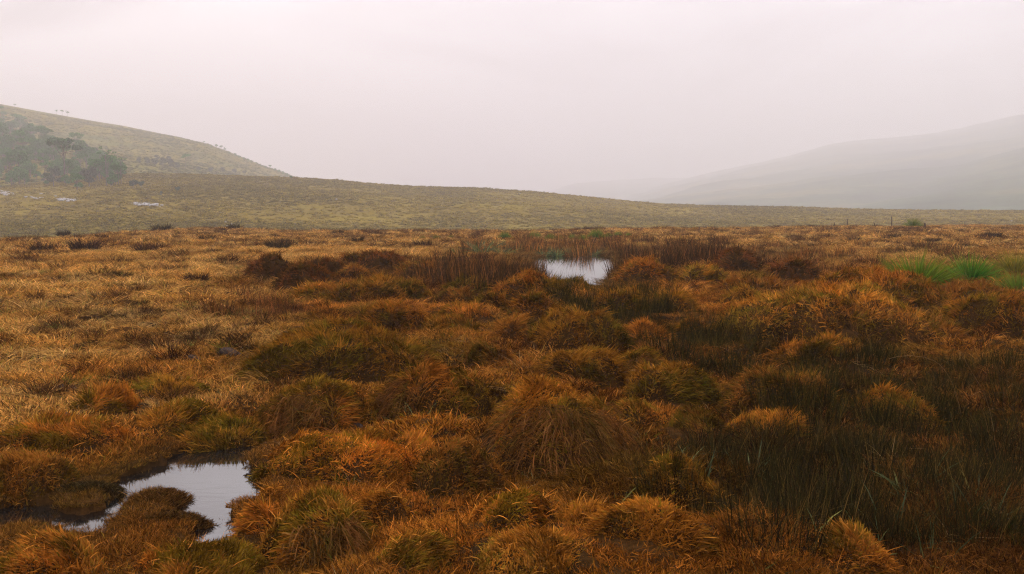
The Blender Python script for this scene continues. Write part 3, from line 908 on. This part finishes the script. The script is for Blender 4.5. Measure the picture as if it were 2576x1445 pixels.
fill((1840, 625, 2200, 690), 14, lambda px, py: plant('rush_clump', RUSHF[rng.integers(3)], px, py, .8 + .4 * rng.random(), (.12, .058, .020), 'brown rush clump on the dry grass right of the pool beds', 'rushes', GR))
fill((2270, 625, 2390, 645), 5, lambda px, py: plant('rush_clump', RUSHF[rng.integers(3)], px, py, .9 + .3 * rng.random(), DR2, 'dark rush clump above the green tussocks', 'rushes', GR))
for px, py in ((1410, 780), (1425, 790), (1395, 770)):
    plant('rush_clump', RUSHN[rng.integers(4)], px, py, 1.1, DG, 'upright dark rush clump between two mounds in front of the far pool', 'rushes', GR)
for px, py in ((615, 745), (650, 765), (690, 775), (730, 790), (640, 800), (560, 790)):
    plant('rush_clump', RUSHN[rng.integers(4)], px, py, 1.0, (.10, .045, .018), 'brown rush clump on the golden slope left of centre', 'rushes', GR)

# small dark tufts on the golden plain, read off the photo
TG = 'dark tufts dotted over the golden grass'
for px, py, w in [(215, 630, 60), (105, 632, 45), (365, 640, 45), (410, 583, 38), (520, 608, 35), (590, 578, 30), (700, 630, 50), (575, 665, 40), (380, 612, 30), (310, 700, 40),
                  (495, 715, 50), (350, 770, 30), (600, 860, 55), (615, 890, 45), (735, 780, 45), (75, 665, 30), (160, 590, 25), (255, 600, 25), (460, 615, 20), (785, 600, 22),
                  (850, 590, 26), (900, 610, 26), (1065, 620, 40), (1010, 600, 25), (640, 640, 28), (540, 640, 30), (95, 700, 30), (220, 870, 45), (330, 850, 40), (200, 905, 45),
                  (450, 880, 35), (540, 905, 35), (20, 700, 25), (300, 800, 30), (165, 755, 30), (310, 960, 70), (230, 755, 30), (420, 745, 30), (970, 625, 30), (1930, 640, 30),
                  (2420, 620, 25), (2150, 605, 25), (2250, 600, 25), (2350, 610, 30), (2500, 600, 30), (2050, 625, 30), (1985, 600, 20), (2470, 655, 26), (2120, 650, 26)]:
    x, y = on_plane(px, py); d = math.hypot(x, y)
    s = w / F0 * d / .55
    plant('dark_tuft', TUFT[rng.integers(4)], px, py, s, (.060, .026, .012) if px % 2 else (.055, .032, .012),
          'small dark tuft on the golden plain left of the pools' if px < 1200 else 'small dark tuft on the dry plain at right', 'tuft', TG, sz=s * 1.5)

# green tussocks
GN_ = 'green tussocks'
for px, py, w, h, col, label in [(2305, 733, 215, 85, (.11, .27, .016), 'widest bright green tussock with straw tips at right'),
                                 (2440, 712, 140, 65, (.035, .23, .014), 'deep green tussock right of the widest one'),
                                 (2555, 690, 130, 60, (.26, .24, .03), 'yellow green tussock at the right edge, behind the others'),
                                 (2565, 745, 140, 65, (.12, .27, .03), 'pale green tussock at the right edge, nearest of four'),
                                 (2297, 572, 48, 24, (.12, .24, .015), 'lone round green tussock beside the fence posts')]:
    x, y = on_plane(px, py); d = math.hypot(x, y)
    for k in (0,):
        s = w / F0 * d / 1.15; sz = h / F0 * d / .50
        plant('green_tussock', GREEN[rng.integers(3)], px, py, s, col, label, 'tussock', GN_, sz=sz)
for px, py, w in [(1270, 600, 40), (1345, 602, 42), (1385, 605, 38), (1412, 608, 30), (1440, 604, 34), (1465, 606, 36), (1500, 600, 50), (1530, 599, 30), (1555, 597, 34), (1580, 596, 24), (1062, 602, 22), (1098, 602, 28), (1135, 600, 22)]:
    x, y = on_plane(px, py); d = math.hypot(x, y); s = w / F0 * d / 1.2
    plant('green_tussock', GREEN[rng.integers(3)], px, py, s, (.06, .24, .02) if px > 1200 else (.12, .14, .025), 'small green tussock in the row behind the far pool' if px > 1200 else 'dull green tussock at the left end of the far row',
          'tussock', 'green tussocks far behind the pool', sz=s * 1.3)
for px, py, s in [(1195, 632, 1.5), (1215, 640, 1.6), (1265, 640, 1.4), (1285, 634, 1.2), (1370, 640, 1.0), (1400, 640, 1.2), (1425, 636, 1.0), (1495, 638, .9), (1370, 634, .9), (1150, 640, .9), (1245, 620, 1.4)]:
    plant('strap_leaf_plant', STRAP[rng.integers(2)], px, py, s, (1, 1, 1), 'clump of pale grey green strap leaves behind the left of the far pool' if px < 1300 else 'clump of strap leaves on the back bank of the far pool', 'plant', 'strap leaved plants round the far pool')
for px, py in [(2310, 1250), (2290, 1285), (2480, 1330), (2350, 1400), (1990, 1230), (2180, 1390), (2460, 1290), (2050, 1370), (1750, 1245), (1700, 1230), (1880, 1200), (2230, 1330), (1540, 1260), (1510, 1290), (2400, 1340)]:
    plant('strap_leaf_plant', STRAPS[rng.integers(3)], px, py, 1.0 + .4 * rng.random(), (1, 1, 1), 'few grey green blades among the dark rushes at lower right', 'plant', 'strap leaved sprigs in the lower right rushes')
x, y = on_plane(850, 1082)
plant('herb', fountain('herb', 260, .09, .02, .07, .009, .9, .3, M_obj, 2), 845, 1085, 1.0, (.03, .16, .02), 'small bright green herb above the orange mossy hummock', 'plant', None)


# arching dead stalks standing out of the rushes
def tube(pts, radii, sides=6):
    pts = [Vector(p) for p in pts]; V = []; Q = []
    for i, p in enumerate(pts):
        d = (pts[min(i + 1, len(pts) - 1)] - pts[max(i - 1, 0)]).normalized()
        u = d.cross(Vector((.31, .2, .93))); u = u.normalized() if u.length > .05 else d.orthogonal().normalized(); v = d.cross(u)
        for k in range(sides):
            a = 2 * math.pi * k / sides
            V.append(p + (u * math.cos(a) + v * math.sin(a)) * radii[i])
    for i in range(len(pts) - 1):
        for k in range(sides):
            Q.append((i * sides + k, i * sides + (k + 1) % sides, (i + 1) * sides + (k + 1) % sides, (i + 1) * sides + k))
    return np.array([tuple(v) for v in V]), np.array(Q)


def join_tubes(name, tubes, mats, smooth=True):
    Vs = []; Qs = []; o = 0
    for V, Q in tubes: Vs.append(V); Qs.append(Q + o); o += len(V)
    return build_mesh(name, np.concatenate(Vs), np.concatenate(Qs), None, None, mats, smooth)


M_stalk = blade_mat('bleached_stalk', (.27, .165, .07), [(0, (1, 1, 1)), (1, (1, 1, 1))])
for pts, dist, label in [([(2236, 903), (2260, 897), (2290, 895), (2325, 899), (2350, 908)], 7.2, 'thin dead stalk arching over the right-hand rushes'),
                         ([(2418, 885), (2432, 915), (2450, 945), (2470, 978)], 6.6, 'thin pale stalk leaning down in the right-hand rushes')]:
    P = []
    for k, (px, py) in enumerate(pts):
        d = ray(px, py); t = (dist + .1 * k) / math.hypot(d[0], d[1]); P.append((d[0] * t, d[1] * t, ZC + d[2] * t))
    # root the lower end in the ground
    for _ in range(8):      # keeps bending down into the ground
        a_, b_ = Vector(P[-2]), Vector(P[-1]); dd = (b_ - a_).normalized(); dd.z -= .18; dd.normalize()
        P.append(tuple(b_ + dd * .07))
        if P[-1][2] < 0: break
    V, Q = tube(P, [.0012] * (len(P) - 1) + [.0014], 4)
    tag(link('dead_stalk', build_mesh('dead_stalk', V, Q, None, None, [M_stalk], True)), label, 'stalk')


# ------------------------------------------------------------------ weathered wood and peat lumps
M_wood = earth_mat('weathered_wood', [(.3, (.03, .02, .017)), (.55, (.085, .06, .048)), (.75, (.17, .13, .105))], 14, 70, .8, .01)
for i, (px, py, w, label) in enumerate([(578, 903, 66, 'weathered grey root lump left of the very broad olive hummock'), (742, 852, 56, 'flat grey wood piece above the very broad olive hummock'),
                                        (165, 980, 56, 'grey brown lump in the grass near the left edge'), (170, 1062, 38, 'small dark lump above the broad rusty hummock'),
                                        (488, 911, 36, 'thin grey wood sliver left of the root lump'), (452, 926, 24, 'smallest dark lump left of the root lump'), (880, 1070, 60, 'dark peat lump between two tussocks above the orange hummock')]):
    x, y = on_plane(px, py); d = math.hypot(x, y); a = w / 2 / F0 * d * 1.05
    t, ph = np.meshgrid(np.linspace(0, 2 * math.pi, 30, endpoint=False), np.linspace(0, math.pi, 16), indexing='ij')
    X = np.cos(t) * np.sin(ph); Y = np.sin(t) * np.sin(ph); Z = np.cos(ph)
    k = 1 + .35 * fbm(X * 1.6 + i * 9, Z * 1.6 + Y, 700 + i, 3) + .10 * np.sin((Y * 9 + Z * 14 + fbm(X * 2, Y * 2, 3) * 2))
    V = np.stack([X * k * a, Y * k * a * .5, Z * k * a * .42], -1).reshape(-1, 3)
    I = np.arange(30 * 16).reshape(30, 16); J = np.roll(I, -1, 0)
    Q = np.stack([I[:, :-1].ravel(), I[:, 1:].ravel(), J[:, 1:].ravel(), J[:, :-1].ravel()], 1)
    z = float(ground_h(np.array([x]), np.array([y]))[0])
    o = link('wood_lump', build_mesh('wood_lump', V, Q, None, None, [M_wood], True), None, (x, y, z + a * .10)); o.rotation_euler = (0, .15, rng.normal() * .5)
    tag(o, label, 'lump')

# ------------------------------------------------------------------ fence posts
M_post = earth_mat('rusty_post', [(.3, (.05, .03, .022)), (.7, (.13, .08, .055))], 12, 40)
for px, yt, yb, wd, label in [(2243, 545, 569, .06, 'tallest rusty fence post just left of the lone green tussock'), (2131.5, 551, 567, .045, 'thin fence post left of the tallest one'),
                              (1758, 571, 586, .03, 'faint thin fence post farthest to the left of the line'), (2327, 562, 573, .10, 'short stout post stub right of the lone green tussock'),
                              (2200, 562, 571, .05, 'very short stake between the two thin fence posts'), (2099, 560, 569, .05, 'short leaning stake left of the thin fence post')]:
    x, y = on_plane(px, max(yb, 569)); d = math.hypot(x, y)
    z0 = float(ground_h(np.array([x]), np.array([y]))[0])
    e = azel(px, yt)[1]; z1 = ZC + e * d
    sw = wd * 1.1
    tag(link('fence_post', join_tubes('fence_post', [tube([(x, y, z0 - .2), (x + .01, y, (z0 + z1) / 2), (x + .03 * rng.normal(), y, z1 - .01), (x + .03, y, z1)], [sw, sw, sw * .9, sw * .5], 7)], [M_post])), label, 'fence post', 'old fence posts along the moor')

# ------------------------------------------------------------------ trees
M_bark = earth_mat('gum_bark', [(.3, (.10, .08, .065)), (.6, (.22, .19, .16)), (.8, (.34, .31, .27))], .8, 6, .3, .02)
M_leaf = blade_mat('gum_leaves', 'OBJECT', [(0, (.55, .6, .6)), (.5, (1, 1, 1)), (.85, (1.3, 1.25, 1.1)), (1, (1.6, 1.5, 1.3))], gloss=.03)


def leaf_cloud(centres, radii, n_each, size):
    Vs = []; n_all = 0
    for (c, r, n) in zip(centres, radii, n_each):
        d = rng.normal(size=(n, 3)); d /= np.linalg.norm(d, axis=1)[:, None]
        P = np.array(c) + d * np.array(r) * (rng.random((n, 1)) ** .4)
        Vs.append(P)
    P = np.concatenate(Vs); n = len(P)
    u = rng.normal(size=(n, 3)); u /= np.linalg.norm(u, axis=1)[:, None]
    v = np.cross(u, rng.normal(size=(n, 3))); v /= np.linalg.norm(v, axis=1)[:, None]
    s = (size * (.6 + .8 * rng.random(n)))[:, None]
    V = np.stack([P - u * s, P + v * s * .5, P + u * s, P - v * s * .5], 1).reshape(-1, 3)
    Q = np.arange(4 * n).reshape(n, 4)
    return V, Q, np.repeat(rng.random(n), 4)


def tree_protos(kind, h):
    """returns trunk mesh, crown mesh, at true size"""
    tubes = []; cen = []; rad = []; cnt = []
    if kind == 'gum':      # bare lean trunk, flat-topped clumped crown
        lean = rng.normal() * .05
        top = Vector((lean * h, rng.normal() * .03 * h, h * .72))
        mid = Vector((lean * h * .3 + .1, 0, h * .36))
        tubes.append(tube([(0, 0, -.6), mid * .5, mid, top], [.022 * h, .018 * h, .014 * h, .006 * h], 7))
        for k in range(7):
            a = k * 2.4 + rng.random(); st = mid.lerp(top, .25 + .75 * rng.random()); R = h * (.14 + .14 * rng.random())
            en = Vector((st.x + math.cos(a) * R, st.y + math.sin(a) * R, h * (.70 + .26 * rng.random())))
            tubes.append(tube([st, st.lerp(en, .5) + Vector((0, 0, -.03 * h)), en], [.008 * h, .006 * h, .003 * h], 5))
            rr = h * (.07 + .06 * rng.random())
            cen.append(tuple(en)); rad.append((rr * 1.25, rr * 1.25, rr * .6)); cnt.append(110)
        cen.append((top.x, top.y, h * .9)); rad.append((h * .12, h * .12, h * .06)); cnt.append(150)
        size = .032 * h
    elif kind == 'bushy':  # rounded crown almost to the ground
        tubes.append(tube([(0, 0, -.6), (.1, 0, h * .35), (.15, .1, h * .7)], [.03 * h, .02 * h, .008 * h], 6))
        for k in range(14):
            a = k * 2.4; q = rng.random(); zz = h * (.22 + .62 * q); R = h * .30 * math.sin(math.pi * (.25 + .6 * q)) * (.5 + .6 * rng.random())
            en = Vector((math.cos(a) * R, math.sin(a) * R, zz))
            tubes.append(tube([(0.1, 0, h * .3), en * .6 + Vector((0, 0, .1 * h)), en], [.01 * h, .006 * h, .003 * h], 4))
            rr = h * (.12 + .08 * rng.random()); cen.append(tuple(en)); rad.append((rr, rr, rr * .8)); cnt.append(120)
        size = .035 * h
    else:                  # nearly bare skeleton tree
        tubes.append(tube([(0, 0, -.6), (.1, 0, h * .4), (-.1, .1, h * .75), (.15, .1, h)], [.02 * h, .014 * h, .008 * h, .002 * h], 6))
        for k in range(11):
            a = k * 2.4 + rng.random(); q = .3 + .6 * rng.random(); R = h * (.12 + .16 * rng.random())
            st = Vector((0, .05, h * q)); en = Vector((math.cos(a) * R, math.sin(a) * R, h * q + R * .9))
            tubes.append(tube([st, st.lerp(en, .5) + Vector((0, 0, .02 * h)), en], [.006 * h, .005 * h, .002 * h], 4))
            rr = h * (.03 + .035 * rng.random()); cen.append(tuple(en)); rad.append((rr * 1.4, rr * 1.4, rr * .7)); cnt.append(26)
        size = .022 * h
    V, Q, r = leaf_cloud(cen, rad, cnt, size)
    return join_tubes('trunk', tubes, [M_bark]), build_mesh('crown', V, Q, None, {'rnd': r}, [M_leaf])


TP = {'gum': [tree_protos('gum', 12) for _ in range(4)], 'bushy': [tree_protos('bushy', 7) for _ in range(4)], 'bare': [tree_protos('bare', 12) for _ in range(3)]}
TH = {'gum': 12, 'bushy': 7, 'bare': 12}


def tree(kind, px, py, hpx, label, group=None, col=(.05, .17, .02), name=None):
    p = hit(px, py, 140)
    if p is None:
        # on the skyline: walk down to the first row that meets the hill
        for dy in range(1, 60):
            p = hit(px, py + dy, 140)
            if p is not None: break
    if p is None: return
    d = math.hypot(p[0], p[1]); h = hpx / F0 * d; s = h / TH[kind]
    tm, cm = TP[kind][rng.integers(len(TP[kind]))]
    nm = name or ('gum_tree' if kind != 'bushy' else 'bushy_tree')
    root = bpy.data.objects.new(nm, None); COL.objects.link(root); root.location = p; root.scale = (s * (.85 + .3 * rng.random()), s, s)
    root.rotation_euler = (0, 0, rng.random() * 6.28)
    link('trunk', tm, root); c = link('crown', cm, root)
    v = .8 + .4 * rng.random(); c.color = (col[0] * v, col[1] * v, col[2] * v, 1)
    tag(root, label, 'tree' if kind != 'shrub' else 'shrub', group)


WG = 'trees of the misty wood on the left hillside'
# the wood: rows from back to front, dense at left
rr = np.random.default_rng(11)
for k in range(125):
    q = rr.random(); px = 340 * rr.random() ** 1.15 - 25
    top = 305 + max(px, 0) * .42; bot = 468
    py = top + (bot - top) * (k + .5) / 125 + rr.normal() * 6
    kind = 'bushy' if rr.random() < .74 else 'gum'
    hpx = (26 + 18 * rr.random()) if kind == 'bushy' else (40 + 22 * rr.random())
    hpx *= .7 + .4 * (py - 300) / 170
    tree(kind, px, py, hpx, 'rounded bushy tree in the misty wood at far left' if kind == 'bushy' else 'slender gum tree in the misty wood at far left', WG)
tree('gum', 163, 462, 104, 'tall flat-topped gum with brighter green crown above the wood', None, (.05, .12, .04))
tree('gum', 62, 410, 70, 'tall gum with a pale bare trunk at the left of the wood', None)
tree('bare', 268, 468, 80, 'nearly bare gum at the right end of the wood', None)
tree('bare', 305, 465, 62, 'bare gum at the right tip of the wood, standing a little apart', None)
tree('bushy', 135, 470, 50, 'dense round tree at the front of the wood under the tall gum', None, (.06, .10, .045))
tree('bushy', 225, 470, 52, 'dense pale green tree at the front right of the wood', None, (.07, .11, .055))
for px, py, h in [(10, 300, 20), (25, 340, 34), (50, 330, 34), (80, 350, 36), (5, 345, 36), (60, 360, 40), (110, 375, 36), (20, 380, 44), (90, 395, 40)]:
    tree('bushy', px, py, h, 'rounded bushy tree in the misty wood at far left', WG)
for px, py, h, l in [(335, 474, 26, 'wide low shrub at the right foot of the wood'), (355, 472, 20, 'small shrub right of the wide low one'), (447, 483, 16, 'lone dark green shrub on the open tan slope'),
                     (278, 470, 22, 'low shrub between the bare gums'), (110, 458, 20, 'low shrub at the front left of the wood'), (405, 492, 11, 'tiny faint shrub below the lone dark one')]:
    tree('bushy', px, py, h, l, 'shrubs at the edge of the wood', (.045, .085, .04), 'shrub')
# faint trees and scrub on the hill face
for px, py, h in [(350, 412, 16), (370, 415, 20), (390, 418, 22), (410, 420, 26), (430, 423, 24), (395, 405, 16), (425, 408, 16), (445, 426, 18), (500, 432, 14), (530, 434, 16), (560, 436, 16), (590, 438, 16), (615, 440, 14), (240, 395, 24), (215, 385, 24), (260, 405, 22)]:
    tree('bushy', px, py, h, 'faint bushy tree low on the misty hill face', 'faint trees on the hill face', (.045, .07, .04))
tree('gum', 467, 425, 36, 'single tall gum standing on the misty hill face', None)
# skyline trees
SG = 'small trees along the left hill skyline'
for kind, px, py, h, l in [('gum', 37, 272, 9, 'tiny tree on the skyline nearest the left edge'), ('gum', 142, 288, 10, 'small tree left of the skyline pair'), ('gum', 157, 291, 13, 'left tree of the skyline pair'),
                           ('gum', 170, 293, 13, 'right tree of the skyline pair'), ('gum', 513, 364, 8, 'tiny tree left of the spur trees')]:
    tree(kind, px, py, h, l, SG)
for px, py, h in [(532, 371, 8), (545, 375, 10), (556, 379, 11), (566, 383, 10), (577, 387, 8), (592, 393, 12), (602, 397, 11), (614, 402, 10), (624, 406, 11), (632, 409, 9),
                  (668, 422, 8), (680, 426, 10), (692, 430, 11), (702, 434, 11), (712, 438, 11), (722, 443, 11), (732, 448, 10), (645, 414, 6), (657, 418, 6)]:
    tree('gum' if px % 5 < 2 else 'bushy', px, py + 2, h * (1.25 if px % 5 < 2 else .85), 'small wind-blown tree along the end of the left hill spur', SG)

# ------------------------------------------------------------------ white stones and boulders
M_stone = earth_mat('white_quartz', [(.3, (.35, .33, .32)), (.6, (.62, .60, .59)), (.8, (.75, .74, .73))], 1.2, 5, .3, .05)


def stone_geo(r, seed):
    t, ph = np.meshgrid(np.linspace(0, 2 * math.pi, 9, endpoint=False), np.linspace(0, math.pi, 6), indexing='ij')
    X = np.cos(t) * np.sin(ph); Y = np.sin(t) * np.sin(ph); Z = np.cos(ph)
    k = 1 + .5 * fbm(X * 1.4 + seed * 3.1, Y * 1.4 + Z * 1.7, 900, 2)
    V = np.stack([X * k * r * 1.3, Y * k * r, Z * k * r * .6], -1).reshape(-1, 3)
    I = np.arange(54).reshape(9, 6); J = np.roll(I, -1, 0)
    return V, np.stack([I[:, :-1].ravel(), I[:, 1:].ravel(), J[:, 1:].ravel(), J[:, :-1].ravel()], 1)


for cx, cy, wx, wy, n, label in [(370, 517, 82, 9, 60, 'right-hand scatter of white stones on the slope'), (166, 505, 50, 7, 36, 'middle scatter of white stones below the wood'), (12, 488, 48, 11, 36, 'scatter of white stones at the left edge'),
                                 (85, 499, 60, 5, 16, 'sparse white stones between the two left scatters')]:
    parts = []
    for k in range(n):
        a = rng.random() * 6.28; q = math.sqrt(rng.random())
        p = hit(cx + math.cos(a) * q * wx / 2, cy + math.sin(a) * q * wy / 2 + math.cos(a) * q * wx * .04, 100)
        if p is None: continue
        V, Q = stone_geo(.14 + .42 * rng.random() ** 2.5, k); th = rng.random() * 6.28; c, s = math.cos(th), math.sin(th)
        V = V @ np.array([[c, s, 0], [-s, c, 0], [0, 0, 1]]) + np.array(p) + [0, 0, .25]
        parts.append((V, Q))
    tag(link('stones', join_tubes('stones', parts, [M_stone], False)), label, kind='stuff')
for px, py, w, l in [(103, 489, 5, 'white boulder above the middle stone scatter'), (585, 565, 6, 'white boulder right of a pair beyond the grass edge'), (573, 570, 5, 'white boulder left of a pair beyond the grass edge'),
                     (567, 561, 4, 'tiny white boulder behind the pair beyond the grass edge'), (742, 566, 4, 'white boulder beyond the grass edge right of the pair'), (846, 503, 5, 'pale boulder on the open rise'),
                     (1307, 489, 4, 'tiny pale boulder near the crest of the rise'), (2545, 558, 4, 'pale stone at the far right beyond the fence line'), (2790 * .629, 556, 3, 'tiny pale stone beyond the far pool, right of centre'), (140, 495, 4, 'white stone left of the middle scatter')]:
    p = hit(px, py, 60)
    if p is None: continue
    V, Q = stone_geo(w / 2 / F0 * math.hypot(p[0], p[1]) * 1.1, px)
    tag(link('boulder', build_mesh('boulder', V, Q, None, None, [M_stone], False), None, (p[0], p[1], p[2] + .15)), l, 'boulder')

# ------------------------------------------------------------------ haze: a closed box of pale air round everything
DENS = .00072
z0, z1, R = -16.0, 640.0, 7200.0
V = np.array([(x, y, z) for z in (z0, z1) for y in (-R, R) for x in (-R, R)], float)
Q = np.array([(0, 2, 3, 1), (4, 5, 7, 6), (0, 1, 5, 4), (2, 6, 7, 3), (0, 4, 6, 2), (1, 3, 7, 5)])
hm, nt, out = newmat('misty_air')
pv = nt.nodes.new('ShaderNodeVolumePrincipled'); pv.inputs['Color'].default_value = (.97, .93, .95, 1); pv.inputs['Density'].default_value = DENS; pv.inputs['Anisotropy'].default_value = 0.0
nt.links.new(pv.outputs[0], out.inputs['Volume'])
tag(link('haze', build_mesh('haze', V, Q, None, None, [hm])), 'pale mist filling the air over the moor', kind='stuff')

# ------------------------------------------------------------------ sky and sun
SUN_EL, SUN_AZ = math.radians(29), math.radians(-22)     # ahead and a little left of the camera, behind cloud
w = bpy.data.worlds.new('World'); sc.world = w; w.use_nodes = True
nt = w.node_tree; nt.nodes.clear()
out = nt.nodes.new('ShaderNodeOutputWorld'); bg = nt.nodes.new('ShaderNodeBackground'); bg.inputs[1].default_value = .1
sky = nt.nodes.new('ShaderNodeTexSky'); sky.sky_type = 'NISHITA'; sky.sun_disc = False; sky.sun_elevation = SUN_EL; sky.sun_rotation = SUN_AZ
sky.dust_density = 5; sky.air_density = 1
tc = nt.nodes.new('ShaderNodeTexCoord')
mp = nt.nodes.new('ShaderNodeMapping'); mp.inputs['Scale'].default_value = (1.2, 1.2, 4.5); nt.links.new(tc.outputs['Generated'], mp.inputs[0])
cn = noise_node(nt, 1.6, 5, .5, mp.outputs[0], .6)
CL = 15.9
cloud = ramp(nt, cn, [(.38, (.22, .21, .27)), (.5, (.90, .88, .97)), (.62, (1.45, 1.42, 1.52))])
cm = nt.nodes.new('ShaderNodeVectorMath'); cm.operation = 'SCALE'; cm.inputs['Scale'].default_value = CL; nt.links.new(cloud, cm.inputs[0])
mx = mixc(nt, sky.outputs[0], cm.outputs[0], .94, 'MIX')
nt.links.new(mx, bg.inputs[0]); nt.links.new(bg.outputs[0], out.inputs[0])
sl = bpy.data.lights.new('sun', 'SUN'); sl.energy = 5.0; sl.angle = math.radians(10); sl.color = (1, .93, .84)
so = bpy.data.objects.new('sun', sl); COL.objects.link(so)
sd = Vector((math.sin(SUN_AZ) * math.cos(SUN_EL), math.cos(SUN_AZ) * math.cos(SUN_EL), math.sin(SUN_EL)))
so.rotation_euler = sd.to_track_quat('Z', 'Y').to_euler(); so.location = (0, 0, 300)

# ------------------------------------------------------------------ camera and render settings
cd = bpy.data.cameras.new('camera'); cd.lens = 35; cd.sensor_width = 36; cd.clip_start = .05; cd.clip_end = 12000
cd.dof.use_dof = False; cd.dof.focus_distance = 9.5; cd.dof.aperture_fstop = 5.6
co = bpy.data.objects.new('camera', cd); COL.objects.link(co); co.location = (0, 0, ZC); co.rotation_euler = (math.pi / 2 - PITCH, 0, 0)
sc.camera = co
sc.view_settings.view_transform = 'Standard'; sc.view_settings.look = 'None'; sc.view_settings.exposure = 0; sc.view_settings.gamma = 1
cy = sc.cycles
cy.max_bounces = 5; cy.diffuse_bounces = 2; cy.glossy_bounces = 3; cy.transmission_bounces = 3; cy.volume_bounces = 2; cy.transparent_max_bounces = 4
cy.use_denoising = True; cy.denoising_prefilter = 'NONE'; cy.denoising_input_passes = 'RGB_ALBEDO_NORMAL'; cy.use_adaptive_sampling = False
try: cy.denoiser = 'OPENIMAGEDENOISE'
except Exception: pass
cy.sample_clamp_indirect = 6
sc.cycles.pixel_filter_type = 'BLACKMAN_HARRIS'; sc.cycles.filter_width = 1.25
